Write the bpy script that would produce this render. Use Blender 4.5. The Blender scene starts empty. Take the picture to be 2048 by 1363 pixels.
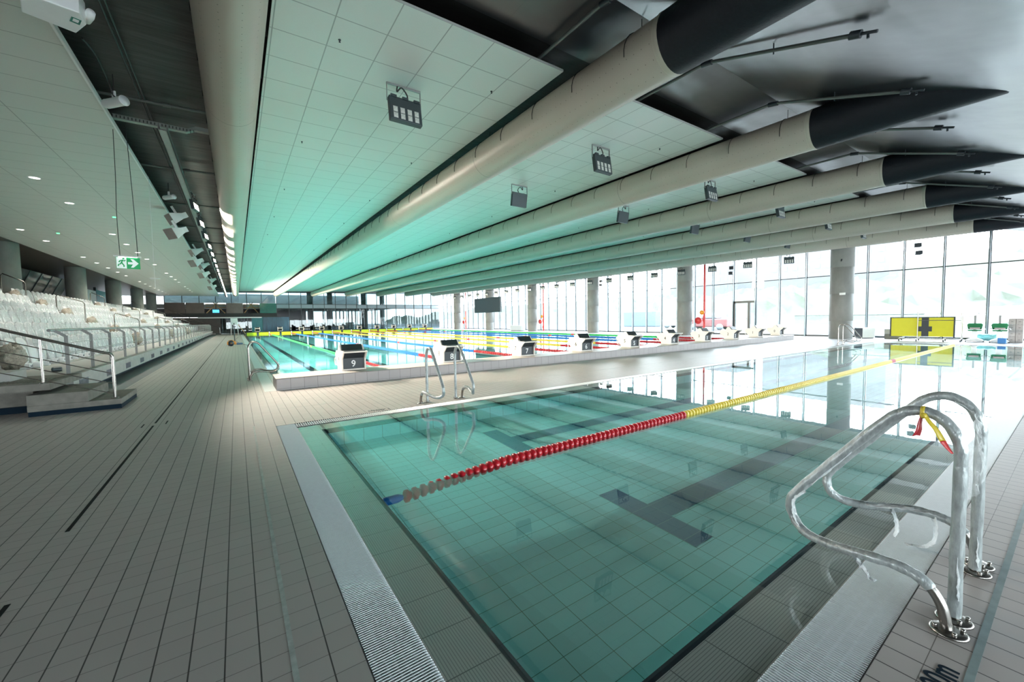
import bpy, bmesh, math, random
from mathutils import Vector, Matrix
R = math.radians
rnd = random.Random(7)
sc = bpy.context.scene
COL = sc.collection
ORD = ['first', 'second', 'third', 'fourth', 'fifth', 'sixth', 'seventh', 'eighth', 'ninth', 'tenth', 'eleventh',
       'twelfth', 'thirteenth', 'fourteenth', 'fifteenth', 'sixteenth', 'seventeenth', 'eighteenth', 'nineteenth', 'twentieth',
       'twenty-first', 'twenty-second', 'twenty-third', 'twenty-fourth', 'twenty-fifth', 'twenty-sixth', 'twenty-seventh', 'twenty-eighth', 'twenty-ninth', 'thirtieth']

# ------------------------------------------------------------------ materials
class NT:
    def __init__(s, name):
        s.m = bpy.data.materials.new(name); s.m.use_nodes = True
        s.t = s.m.node_tree; s.t.nodes.clear()
        s.out = s.t.nodes.new('ShaderNodeOutputMaterial')
    def n(s, kind, **kw):
        x = s.t.nodes.new(kind)
        for k, v in kw.items(): setattr(x, k, v)
        return x
    def l(s, a, b): s.t.links.new(a, b)
    def math(s, op, a, b=None, c=None):
        x = s.n('ShaderNodeMath', operation=op)
        for i, v in enumerate((a, b, c)):
            if v is None: continue
            if isinstance(v, (int, float)): x.inputs[i].default_value = v
            else: s.l(v, x.inputs[i])
        return x.outputs[0]
    def mix(s, f, a, b):
        x = s.n('ShaderNodeMix', data_type='RGBA')
        for i, v in ((0, f), (6, a), (7, b)):
            if isinstance(v, (int, float)): x.inputs[i].default_value = v
            elif isinstance(v, tuple): x.inputs[i].default_value = (*v[:3], 1)
            else: s.l(v, x.inputs[i])
        return x.outputs[2]
    def obj(s):
        tc = s.n('ShaderNodeTexCoord'); sp = s.n('ShaderNodeSeparateXYZ'); s.l(tc.outputs['Object'], sp.inputs[0])
        return tc.outputs['Object'], sp.outputs
    def noise(s, vec, scale, detail=3, rough=.55):
        x = s.n('ShaderNodeTexNoise'); x.inputs['Scale'].default_value = scale
        x.inputs['Detail'].default_value = detail; x.inputs['Roughness'].default_value = rough
        s.l(vec, x.inputs['Vector']); return x.outputs['Fac']
    def line(s, c, pitch, off, w):      # 1 inside a joint of width w
        a = s.math('DIVIDE', s.math('SUBTRACT', c, off - w / 2), pitch)
        return s.math('LESS_THAN', s.math('FRACT', a), w / pitch)
    def pbsdf(s, **kw):
        b = s.n('ShaderNodeBsdfPrincipled')
        for k, v in kw.items():
            i = b.inputs[k]
            if isinstance(v, (int, float)): i.default_value = v
            elif isinstance(v, tuple): i.default_value = (*v[:3], 1)
            else: s.l(v, i)
        return b
    def bump(s, h, dist=.01, strength=1.0):
        x = s.n('ShaderNodeBump'); x.inputs['Distance'].default_value = dist; x.inputs['Strength'].default_value = strength
        s.l(h, x.inputs['Height']); return x.outputs[0]
    def schlick(s, f0, nrm=None, pw=5):
        lw = s.n('ShaderNodeLayerWeight'); lw.inputs[0].default_value = .5
        if nrm is not None: s.l(nrm, lw.inputs['Normal'])
        return s.math('ADD', s.math('MULTIPLY', s.math('POWER', lw.outputs['Facing'], pw), 1 - f0), f0)
    def done(s, sh): s.l(sh, s.out.inputs['Surface']); return s.m

def mat(name, col, rough=.5, metal=0.0, var=.08, scale=6.0, bump=0.0, spec=.5, stretch=None, emit=None, es=0):
    t = NT(name); v, xyz = t.obj()
    if stretch:
        mp = t.n('ShaderNodeMapping'); mp.inputs['Scale'].default_value = stretch; t.l(v, mp.inputs[0]); v = mp.outputs[0]
    nz = t.noise(v, scale, 4)
    dark = tuple(c * (1 - var * 1.6) for c in col); lite = tuple(min(1, c * (1 + var)) for c in col)
    b = t.pbsdf(**{'Base Color': t.mix(nz, dark, lite), 'Roughness': rough, 'Metallic': metal, 'Specular IOR Level': spec})
    if bump: t.l(t.bump(nz, bump), b.inputs['Normal'])
    if emit: b.inputs['Emission Color'].default_value = (*emit, 1); b.inputs['Emission Strength'].default_value = es
    return t.done(b.outputs[0])

def tile(name, col, px, py, ox, oy, wx, wy, jx, jy, rough=.45, ax='xy', var=.05, extra=None, spec=.5, blot=(.9, 1.06)):
    """tiles: joints across the first axis (pitch px) and the second one (pitch py)"""
    t = NT(name); v, o = t.obj()
    a = {'x': o[0], 'y': o[1], 'z': o[2]}
    A, B = a[ax[0]], a[ax[1]]
    big = t.noise(v, 1.3, 4); fine = t.noise(v, 60, 2)
    cell = t.n('ShaderNodeTexWhiteNoise', noise_dimensions='2D'); cv = t.n('ShaderNodeCombineXYZ')
    t.l(t.math('FLOOR', t.math('DIVIDE', t.math('SUBTRACT', A, ox), px)), cv.inputs[0])
    t.l(t.math('FLOOR', t.math('DIVIDE', t.math('SUBTRACT', B, oy), py)), cv.inputs[1])
    t.l(cv.outputs[0], cell.inputs['Vector'])
    c = t.mix(cell.outputs[0], tuple(k * (1 - var) for k in col), tuple(k * (1 + var) for k in col))
    c = t.mix(big, t.mix(1.0, c, c), c)
    mul = t.n('ShaderNodeMix', data_type='RGBA', blend_type='MULTIPLY'); mul.inputs[0].default_value = 1
    t.l(c, mul.inputs[6]); t.l(t.mix(big, (blot[0],) * 3, (blot[1],) * 3), mul.inputs[7]); c = mul.outputs[2]
    lx = t.line(A, px, ox, wx); ly = t.line(B, py, oy, wy)
    c = t.mix(ly, c, jy); c = t.mix(lx, c, jx)
    h = t.math('SUBTRACT', 1, t.math('MAXIMUM', lx, ly))
    rr = t.math('ADD', t.math('MULTIPLY', t.math('ADD', big, fine), .08), rough)
    b = t.pbsdf(**{'Base Color': c, 'Roughness': rr, 'Specular IOR Level': spec})
    t.l(t.bump(h, .0015, .6), b.inputs['Normal'])
    return t.done(b.outputs[0])

TS = .1165
M = {}
M['deck'] = tile('deck_tile', (.44, .40, .375), TS, TS, .37, .43, .0055, .003, (.05, .045, .04), (.16, .14, .125), .38, var=.03, spec=.5)
M['walk'] = tile('bulkhead_tile', (.38, .345, .34), .252, .2, .605, .03, .005, .004, (.1, .09, .09), (.14, .12, .12), .4, ax='xz', var=.03)
M['walktop'] = mat('bulkhead_top', (.58, .50, .45), .4, var=.05, scale=3)
M['grate_b'] = mat('grate_plastic', (.66, .71, .73), .3, var=.06, scale=30)
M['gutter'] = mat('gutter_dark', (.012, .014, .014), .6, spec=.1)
M['pool'] = tile('pool_tile', (.31, .75, .77), .25, .125, .10, .02, .0045, .004, (.05, .2, .17), (.06, .23, .2), .35, var=.05)
M['poolw'] = tile('pool_wall_tile', (.33, .77, .79), .25, .5, .10, .1, .006, .005, (.06, .22, .19), (.06, .22, .19), .35, ax='xz', var=.03)
M['poolwy'] = tile('pool_wall_tile_side', (.33, .77, .79), .125, .5, .02, .1, .005, .005, (.06, .22, .19), (.06, .22, .19), .35, ax='yz', var=.03)
M['poolf'] = tile('race_pool_tile', (.27, .84, .87), .25, .125, .10, .02, .004, .004, (.03, .33, .28), (.03, .33, .28), .35, var=.05)
M['poolfw'] = mat('race_pool_wall', (.12, .75, .65), .35)
M['navy'] = tile('navy_tile', (.02, .10, .21), .25, .25, .10, .02, .004, .004, (.15, .3, .33), (.15, .3, .33), .3)
M['navyline'] = mat('navy_edge', (.003, .014, .026), .6, var=.15, scale=12, spec=.12)
M['steel'] = mat('brushed_steel', (.34, .32, .295), .27, 1.0, var=.12, scale=40, stretch=(1, 1, .05))
M['steel_d'] = mat('dull_steel', (.42, .42, .41), .35, .9, var=.12, scale=20)
M['alu'] = mat('anodised_post', (.30, .30, .295), .45, .4)
M['conc'] = mat('concrete', (.22, .21, .185), .85, var=.32, scale=7, bump=.006, spec=.25)
M['conc_l'] = mat('pale_concrete', (.42, .42, .40), .75, var=.16, scale=4, bump=.003)
M['colc'] = mat('column_concrete', (.22, .22, .205), .7, var=.2, scale=3, bump=.004, stretch=(1, 1, .5))
M['white'] = mat('white_plastic', (.82, .83, .83), .35, var=.04)
M['cream'] = mat('cream_plastic', (.78, .72, .66), .4, var=.04)
M['black'] = mat('black_plastic', (.012, .016, .02), .35, var=.2)
M['dgrey'] = mat('slate_grey', (.02, .027, .034), .45, var=.12)
M['lampg'] = mat('lamp_grey', (.05, .065, .072), .45, .3, var=.06)
M['lens'] = mat('lens_chrome', (.85, .83, .75), .3, .5, var=.3, scale=60)
M['fabric'] = None
M['red'] = mat('red_plastic', (.42, .012, .02), .3, var=.12)
M['yellow'] = mat('yellow_plastic', (.62, .47, .05), .3, var=.08)
M['blue'] = mat('blue_plastic', (.0, .12, .46), .35, var=.08)
M['green'] = mat('green_plastic', (.02, .42, .07), .35, var=.08)
M['board'] = mat('timing_pad_yellow', (.58, .72, .02), .4, var=.06)
M['boardy'] = mat('board_yellow', (.58, .56, .01), .4, var=.05)
M['signg'] = mat('sign_green', (.0, .36, .10), .35, emit=(.0, .32, .10), es=.12)
M['signw'] = mat('sign_white', (.75, .8, .78), .35, emit=(.8, 1, .95), es=.2)
M['frame'] = mat('window_frame', (.05, .058, .06), .4, .5)
M['fin'] = mat('window_fin', (.22, .26, .28), .4, .6)
M['brown'] = mat('brown_soffit', (.055, .04, .032), .4, var=.2, scale=3)
M['brownp'] = mat('bronze_panel', (.13, .10, .085), .3, .4, var=.2, scale=1.5)
M['darkb'] = mat('dark_beam', (.018, .016, .016), .5)
M['timber'] = mat('timber', (.55, .33, .14), .5, var=.2, scale=10)
M['redp'] = mat('fire_red', (.55, .03, .03), .35)
M['lead'] = mat('green_glass_panel', (.02, .20, .15), .08, var=.2)
M['bluep'] = mat('blue_wall_panel', (.015, .09, .16), .3, var=.4, scale=2, stretch=(3, 1, .4))
M['tealp'] = mat('teal_curtain', (.04, .28, .33), .35, var=.3, scale=3, stretch=(6, 1, .5))
M['curt'] = mat('pale_curtain', (.6, .66, .62), .6, var=.3, scale=4, stretch=(6, 1, .3))
M['bprown'] = mat('brown_film', (.42, .38, .31), .35, var=.5, scale=25, bump=.02)
M['orange'] = mat('orange_paint', (.75, .28, .02), .4)
M['card'] = mat('cardboard_grey', (.40, .36, .34), .8, var=.1)
M['greens'] = mat('seat_green', (.0, .16, .05), .45)
M['tealb'] = mat('teal_bag', (.25, .62, .66), .4, var=.3)
M['blueb'] = mat('blue_crate', (.04, .2, .5), .4)
M['clear'] = mat('white_film_scrap', (.8, .82, .82), .3, var=.1)
M['led'] = mat('led_lamp_glow', (.9, .85, .7), .4, emit=(1.0, .9, .72), es=9)
M['down'] = mat('downlight_glow', (.9, .9, .85), .4, emit=(1.0, .95, .86), es=4)
M['ledg'] = mat('small_led', (.1, .6, .2), .4, emit=(.1, 1, .3), es=2)
M['hoses'] = mat('black_cable', (.015, .015, .015), .5)
M['tape_s'] = mat('tape_strip', (.26, .33, .33), .18, var=.25, scale=14)
M['joint'] = mat('sealant', (.45, .49, .46), .55, var=.35, scale=18)
M['screen'] = mat('screen_dark', (.03, .045, .055), .35)
M['pipe'] = mat('pipe_paint', (.12, .135, .125), .45, .2)
M['tray'] = None

M['collar'] = mat('collar_fabric', (.50, .46, .38), .4, var=.05)
def holes_mat():
    t = NT('duct_fabric'); v, o = t.obj()
    nz = t.noise(v, .8, 4)
    c = t.mix(nz, (.41, .365, .30), (.47, .42, .35))
    # air holes in rows: the tube runs along y; the angle round it comes from x and z
    ang = t.math('ARCTAN2', o[0], o[2])
    dy = t.math('SUBTRACT', t.math('FRACT', t.math('DIVIDE', o[1], .11)), .5)
    da = t.math('SUBTRACT', t.math('FRACT', t.math('MULTIPLY', ang, 3.2)), .5)
    d = t.math('ADD', t.math('POWER', t.math('MULTIPLY', dy, .11), 2), t.math('POWER', t.math('MULTIPLY', da, .1), 2))
    hole = t.math('LESS_THAN', d, .000012)
    ring = t.line(o[1], 5.2, 2.0, .02)
    c = t.mix(t.math('MAXIMUM', hole, t.math('MULTIPLY', ring, .35)), c, (.06, .055, .05))
    b = t.pbsdf(**{'Base Color': c, 'Roughness': .45})
    t.l(t.bump(t.noise(v, 2.2, 3), .02, .35), b.inputs['Normal'])
    return t.done(b.outputs[0])
M['fabric'] = holes_mat()

def tray_mat():
    t = NT('cable_tray'); v, o = t.obj()
    slot = t.math('MULTIPLY', t.line(o[0], .05, 0, .012), t.math('LESS_THAN', t.math('ABSOLUTE', o[2]), .022))
    c = t.mix(slot, (.33, .36, .33), (.02, .02, .02))
    return t.done(t.pbsdf(**{'Base Color': c, 'Roughness': .45, 'Metallic': .3}).outputs[0])
M['tray'] = tray_mat()

def panel_mat(name, pitch, ox, oy, col=(.72, .75, .71), w=.014, py=None):
    t = NT(name); v, o = t.obj()
    nz = t.noise(v, 1.1, 4); f = t.noise(v, 90, 2)
    c = t.mix(nz, tuple(k * .96 for k in col), tuple(k * 1.03 for k in col))
    c = t.mix(f, c, tuple(k * .93 for k in col))
    L = t.math('MAXIMUM', t.line(o[0], pitch, ox, w), t.line(o[1], py or pitch, oy, w))
    c = t.mix(L, c, tuple(k * .52 for k in col))
    b = t.pbsdf(**{'Base Color': c, 'Roughness': .38, 'Specular IOR Level': .35})
    t.l(t.bump(t.math('SUBTRACT', 1, L), .003, .5), b.inputs['Normal'])
    return t.done(b.outputs[0])
M['panel'] = panel_mat('ceiling_tile_grid', .6, .03, 4.5)
M['panel_l'] = panel_mat('left_ceiling_grid', 1.2, -1.57, 4.2, (.60, .60, .565), py=.6)

def roof_mat():
    t = NT('dark_roof_membrane'); v, o = t.obj()
    mp = t.n('ShaderNodeMapping'); mp.inputs['Scale'].default_value = (.35, 1.6, 1); t.l(v, mp.inputs[0])
    a = t.noise(mp.outputs[0], .9, 2, .45); b2 = t.noise(v, 1.4, 2, .5); spk = t.noise(v, 22, 2)
    c = t.mix(a, (.010, .011, .014), (.018, .018, .022))
    c = t.mix(t.line(o[0], 2.4, .6, .012), c, (.004, .004, .005))
    rg = t.math('ADD', t.math('MULTIPLY', b2, .06), .27)
    b = t.pbsdf(**{'Base Color': c, 'Roughness': rg, 'Specular IOR Level': 1.0, 'Coat Weight': .6, 'Coat Roughness': .28})
    h = t.math('ADD', t.math('MULTIPLY', a, 1.0), t.math('ADD', t.math('MULTIPLY', b2, .35), t.math('MULTIPLY', spk, .004)))
    t.l(t.bump(h, .14, .45), b.inputs['Normal'])
    return t.done(b.outputs[0])
M['roof'] = roof_mat()
M['sleeve'] = mat('black_sleeve_fabric', (.006, .008, .012), .55, var=.3, scale=30, bump=.003, spec=.3)

def water_mat(name, tint, ripple):
    t = NT(name); v, o = t.obj()
    mask = t.math('POWER', t.noise(v, .33, 2), 3)
    r1 = t.noise(v, 5.5, 2, .5); r2 = t.noise(v, 16, 2, .5)
    h = t.math('ADD', t.math('MULTIPLY', r1, .6), t.math('MULTIPLY', t.math('MULTIPLY', r2, mask), 2.2))
    nb = t.bump(h, ripple, 1.0)
    tr = t.n('ShaderNodeBsdfTransparent'); tr.inputs[0].default_value = (*tint, 1)
    gl = t.n('ShaderNodeBsdfGlossy'); gl.inputs['Roughness'].default_value = .0; gl.inputs[0].default_value = (1, 1, 1, 1)
    t.l(nb, gl.inputs['Normal'])
    mx = t.n('ShaderNodeMixShader'); t.l(t.schlick(.065, None, 3.9), mx.inputs[0]); t.l(tr.outputs[0], mx.inputs[1]); t.l(gl.outputs[0], mx.inputs[2])
    return t.done(mx.outputs[0])
M['water'] = water_mat('calm_water', (.88, .97, .965), .0002)
M['waterf'] = water_mat('race_pool_water', (.84, .98, .97), .0012)

def glass_mat(name, tint, refl=1.0):
    t = NT(name)
    tr = t.n('ShaderNodeBsdfTransparent'); tr.inputs[0].default_value = (*tint, 1)
    gl = t.n('ShaderNodeBsdfGlossy'); gl.inputs['Roughness'].default_value = .0
    v, o = t.obj(); n = t.noise(v, 2, 2); t.l(t.bump(n, .0005), gl.inputs['Normal'])
    mx = t.n('ShaderNodeMixShader'); t.l(t.math('MULTIPLY', t.schlick(.035), refl), mx.inputs[0]); t.l(tr.outputs[0], mx.inputs[1]); t.l(gl.outputs[0], mx.inputs[2])
    return t.done(mx.outputs[0])
M['glass'] = glass_mat('window_glass', (.93, .96, .96))
M['glassd'] = glass_mat('tinted_glass', (.27, .33, .34), 1.6)

def film_mat(name, opac, col=(.90, .93, .94)):
    t = NT(name); v, o = t.obj()
    n1 = t.noise(v, 18, 5, .7)
    b = t.pbsdf(**{'Base Color': col, 'Roughness': .22, 'Specular IOR Level': .9})
    t.l(t.bump(n1, .03, .9), b.inputs['Normal'])
    tr = t.n('ShaderNodeBsdfTransparent')
    tl = t.n('ShaderNodeBsdfTranslucent'); tl.inputs[0].default_value = (*col, 1); m2 = t.n('ShaderNodeMixShader'); m2.inputs[0].default_value = .4; t.l(b.outputs[0], m2.inputs[1]); t.l(tl.outputs[0], m2.inputs[2])
    mx = t.n('ShaderNodeMixShader')
    t.l(t.math('MULTIPLY', t.math('ADD', n1, opac), .9), mx.inputs[0]); t.l(tr.outputs[0], mx.inputs[1]); t.l(m2.outputs[0], mx.inputs[2])
    return t.done(mx.outputs[0])
M['film'] = film_mat('clear_plastic_film', .22)
M['film2'] = film_mat('thin_loose_film', -.28)
M['wrap'] = mat('wrapped_tube_film', (.36, .39, .385), .28, .2, var=.45, scale=45, bump=.006, stretch=(1, 1, .35))

# ------------------------------------------------------------------ mesh building
class MB:
    def __init__(s): s.v = []; s.f = []; s.mi = []; s.sm = []
    def add(s, vs, fs, mi=0, smooth=False):
        o = len(s.v); s.v += [tuple(v) for v in vs]
        for f in fs: s.f.append([i + o for i in f]); s.mi.append(mi); s.sm.append(smooth)
        return s
    def box(s, x0, x1, y0, y1, z0, z1, mi=0):
        v = [(x, y, z) for z in (z0, z1) for y in (y0, y1) for x in (x0, x1)]
        return s.add(v, [(0, 2, 3, 1), (4, 5, 7, 6), (0, 1, 5, 4), (2, 6, 7, 3), (0, 4, 6, 2), (1, 3, 7, 5)], mi)
    def obox(s, c, ax, ay, az, mi=0):      # centre and three half-axis vectors
        c, ax, ay, az = map(Vector, (c, ax, ay, az))
        v = [c + ax * i + ay * j + az * k for k in (-1, 1) for j in (-1, 1) for i in (-1, 1)]
        return s.add(v, [(0, 2, 3, 1), (4, 5, 7, 6), (0, 1, 5, 4), (2, 6, 7, 3), (0, 4, 6, 2), (1, 3, 7, 5)], mi)
    def quad(s, a, b, c, d, mi=0): return s.add([a, b, c, d], [(0, 1, 2, 3)], mi)
    def prism(s, poly, ax, t0, t1, mi=0):   # poly in the plane across ax
        def P(p, t): return {'x': (t, p[0], p[1]), 'y': (p[0], t, p[1]), 'z': (p[0], p[1], t)}[ax]
        n = len(poly); v = [P(p, t0) for p in poly] + [P(p, t1) for p in poly]
        f = [tuple(range(n))[::-1], tuple(range(n, 2 * n))] + [(i, (i + 1) % n, n + (i + 1) % n, n + i) for i in range(n)]
        return s.add(v, f, mi)
    def tube(s, pts, r, seg=10, mi=0, cap=True, jit=0.0, smooth=True):
        pts = [Vector(p) for p in pts]; n = len(pts)
        rs = r if isinstance(r, (list, tuple)) else [r] * n
        T = [(pts[min(i + 1, n - 1)] - pts[max(i - 1, 0)]).normalized() for i in range(n)]
        up = Vector((0, 0, 1)) if abs(T[0].z) < .9 else Vector((1, 0, 0))
        N = (up - T[0] * up.dot(T[0])).normalized(); v = []
        for i in range(n):
            N = (N - T[i] * N.dot(T[i])).normalized(); B = T[i].cross(N)
            for k in range(seg):
                a = 2 * math.pi * k / seg; q = rs[i] * (1 + (rnd.uniform(-jit, jit) if jit else 0))
                v.append(pts[i] + N * math.cos(a) * q + B * math.sin(a) * q)
        f = [(i * seg + k, i * seg + (k + 1) % seg, (i + 1) * seg + (k + 1) % seg, (i + 1) * seg + k) for i in range(n - 1) for k in range(seg)]
        s.add(v, f, mi, smooth)
        if cap: s.add(v[:seg], [tuple(range(seg))[::-1]], mi); s.add(v[-seg:], [tuple(range(seg))], mi)
        return s
    def lathe(s, prof, c=(0, 0, 0), seg=16, mi=0, axis='z', smooth=True):
        v = []
        for r, z in prof:
            for k in range(seg):
                a = 2 * math.pi * k / seg; p = (r * math.cos(a), r * math.sin(a), z)
                if axis == 'y': p = (p[0], p[2], p[1])
                if axis == 'x': p = (p[2], p[0], p[1])
                v.append((p[0] + c[0], p[1] + c[1], p[2] + c[2]))
        n = len(prof)
        s.add(v, [(i * seg + k, i * seg + (k + 1) % seg, (i + 1) * seg + (k + 1) % seg, (i + 1) * seg + k) for i in range(n - 1) for k in range(seg)], mi, smooth)
        return s
    def build(s, name, m, parent=None, bevel=0, loc=None):
        me = bpy.data.meshes.new(name); me.from_pydata(s.v, [], s.f)
        ms = m if isinstance(m, (list, tuple)) else [m]
        for x in ms: me.materials.append(x)
        me.polygons.foreach_set('material_index', s.mi); me.polygons.foreach_set('use_smooth', s.sm)
        bm = bmesh.new(); bm.from_mesh(me); bmesh.ops.recalc_face_normals(bm, faces=bm.faces); bm.to_mesh(me); bm.free()
        o = bpy.data.objects.new(name, me); COL.objects.link(o)
        if parent: o.parent = parent
        if loc: o.location = loc
        if bevel:
            b = o.modifiers.new('bevel', 'BEVEL'); b.width = bevel; b.segments = 2; b.limit_method = 'ANGLE'; b.angle_limit = R(40)
        return o

def tag(o, label=None, cat=None, group=None, kind=None):
    if label: o['label'] = label
    if cat: o['category'] = cat
    if group: o['group'] = group
    if kind: o['kind'] = kind
    return o
def empty(name, loc=(0, 0, 0), rz=0.0, **kw):
    o = bpy.data.objects.new(name, None); COL.objects.link(o); o.location = loc; o.rotation_euler = (0, 0, rz); o.empty_display_size = .1
    return tag(o, **kw)
def copy_tree(o, parent=None, mark=True):
    c = o.copy(); COL.objects.link(c)
    if parent: c.parent = parent
    for ch in list(o.children): copy_tree(ch, c)
    return c
def S(name, mb, m, **k): return tag(mb.build(name, m, **k), kind='structure')
def text(name, body, size, m, parent, loc, rot, depth=.002, sx=1.0, align='CENTER'):
    cu = bpy.data.curves.new(name, 'FONT'); cu.body = body; cu.size = size; cu.extrude = depth; cu.align_x = align; cu.align_y = 'CENTER'
    cu.materials.append(m); cu.offset = size * .012
    tmp = bpy.data.objects.new('tmp', cu); COL.objects.link(tmp)
    me = bpy.data.meshes.new_from_object(tmp.evaluated_get(bpy.context.evaluated_depsgraph_get()), depsgraph=bpy.context.evaluated_depsgraph_get())
    bpy.data.objects.remove(tmp); me.materials.clear(); me.materials.append(m)
    o = bpy.data.objects.new(name, me); COL.objects.link(o); o.parent = parent; o.location = loc; o.rotation_euler = rot; o.scale = (sx, 1, 1)
    return o
def arc(c, r, a0, a1, n, f):    # points on an arc in a 2-D plane mapped by f(u, w)
    return [f(c[0] + r * math.cos(a0 + (a1 - a0) * i / n), c[1] + r * math.sin(a0 + (a1 - a0) * i / n)) for i in range(n + 1)]
def smooth_path(pts, n=6):      # Catmull-Rom
    P = [Vector(p) for p in pts]; out = []
    for i in range(len(P) - 1):
        a, b, c, d = P[max(i - 1, 0)], P[i], P[i + 1], P[min(i + 2, len(P) - 1)]
        for k in range(n):
            t = k / n
            out.append(.5 * ((2 * b) + (c - a) * t + (2 * a - 5 * b + 4 * c - d) * t * t + (3 * b - a - 3 * c + d) * t ** 3))
    return out + [P[-1]]
def Lf(x, y): return .0215 * (x - 4.4) + .009 * (y - 3.0)     # the roof rises gently to the right and away

# ------------------------------------------------------------------ camera, world, view
cam = bpy.data.objects.new('camera', bpy.data.cameras.new('camera')); COL.objects.link(cam)
F = Vector((.56750975, .82157804, -.05424211)); Rt = Vector((.82219203, -.56898676, -.01594767)); U = Vector((.04396529, .03554698, .99840045))
mw = Matrix((Rt, U, -F)).transposed().to_4x4(); mw.translation = (0, 0, 1.35); cam.matrix_world = mw
cam.data.lens = 13.999; cam.data.sensor_width = 36; cam.data.clip_start = .02; cam.data.clip_end = 2000
sc.camera = cam
w = bpy.data.worlds.new('World'); sc.world = w; w.use_nodes = True
wt = w.node_tree; wt.nodes.clear()
wo = wt.nodes.new('ShaderNodeOutputWorld'); bg = wt.nodes.new('ShaderNodeBackground'); gr = wt.nodes.new('ShaderNodeValToRGB')
tc = wt.nodes.new('ShaderNodeTexCoord'); sp = wt.nodes.new('ShaderNodeSeparateXYZ')
wt.links.new(tc.outputs['Generated'], sp.inputs[0]); wt.links.new(sp.outputs[2], gr.inputs[0]); wt.links.new(gr.outputs[0], bg.inputs[0]); wt.links.new(bg.outputs[0], wo.inputs[0])
gr.color_ramp.elements[0].position = 0.0; gr.color_ramp.elements[0].color = (.86, .92, .95, 1)
gr.color_ramp.elements[1].position = .6; gr.color_ramp.elements[1].color = (.72, .84, 1, 1)
bg.inputs[1].default_value = 12.0
vs = sc.view_settings; sc.display_settings.display_device = 'sRGB'; vs.view_transform = 'Standard'; vs.look = 'None'; vs.exposure = 0.92; vs.gamma = 1.0; vs.use_curve_mapping = False
cy = sc.cycles
cy.max_bounces = 9; cy.diffuse_bounces = 6; cy.glossy_bounces = 4; cy.transmission_bounces = 4; cy.transparent_max_bounces = 24
cy.sample_clamp_indirect = 6.0; cy.caustics_reflective = False; cy.caustics_refractive = False; cy.use_denoising = True; cy.time_limit = 1200; cy.use_adaptive_sampling = True; cy.adaptive_threshold = .02

# ------------------------------------------------------------------ deck, near pool
X0, X1, Y0, Y1 = .84, 24.40, .88, 5.55          # inner edges of the near pool
GX0, GX1, GY0, GY1 = .37, 24.87, .43, 6.02      # outer edges of its overflow grate
CX0, CX1, CY0, CY1 = .59, 24.65, .655, 5.80     # outer edges of its coping
FX0, FX1, FY0, FY1 = .86, 25.5, 10.06, 60.0     # race pool
b = MB()
def rect(b, x0, x1, y0, y1, z=0.0, mi=0): b.quad((x0, y0, z), (x1, y0, z), (x1, y1, z), (x0, y1, z), mi)
rect(b, -6, GX0, -8, 66.5); rect(b, GX0, GX1, -8, GY0); rect(b, GX1, 30, -8, 66.5)
rect(b, GX0, GX1, GY1, 9.19); rect(b, GX0, .40, 9.19, 66.5); rect(b, .40, GX1, FY1 + 1.3, 66.5)
# slabs under the deck edge of the grates
S('floor', b, M['deck'])
S('floor_left', MB().box(-16, -6, -8, 68, -.05, -.002), M['conc'])

b = MB(); rect(b, X0, X1, Y0, Y1)
bm_ = MB()
def fz(y): return -.47 + .0478 * (y - .9)
X0 += .04; X1 -= .04; Y0 += .04; Y1 -= .04
bm_.quad((X0, Y0, fz(Y0)), (X1, Y0, fz(Y0)), (X1, Y1, fz(Y1)), (X0, Y1, fz(Y1)), 0)
for z_ in (0,):
    bm_.quad((X0, Y0, -.062), (X1, Y0, -.062), (X1, Y0, fz(Y0)), (X0, Y0, fz(Y0)), 1)
    bm_.quad((X0, Y1, -.062), (X1, Y1, -.062), (X1, Y1, fz(Y1)), (X0, Y1, fz(Y1)), 1)
    bm_.quad((X0, Y0, -.062), (X0, Y1, -.062), (X0, Y1, fz(Y1)), (X0, Y0, fz(Y0)), 2)
    bm_.quad((X1, Y0, -.062), (X1, Y1, -.062), (X1, Y1, fz(Y1)), (X1, Y0, fz(Y0)), 2)
def mark(b, x0, x1, y0, y1, e=.002, mi=3): b.quad((x0, y0, fz(y0) + e), (x1, y0, fz(y0) + e), (x1, y1, fz(y1) + e), (x0, y1, fz(y1) + e), mi)
mark(bm_, 2.85, 3.10, 1.67, 2.67); mark(bm_, 3.10, 22.3, 2.045, 2.295); mark(bm_, 22.3, 22.55, 1.67, 2.67)
mark(bm_, 2.85, 3.10, 3.92, 4.92); mark(bm_, 3.10, 22.3, 4.295, 4.545); mark(bm_, 22.3, 22.55, 3.92, 4.92)
S('floor_near_pool', bm_, [M['pool'], M['poolw'], M['poolwy'], M['navy']])

X0 -= .04; X1 += .04; Y0 -= .04; Y1 += .04
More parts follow.
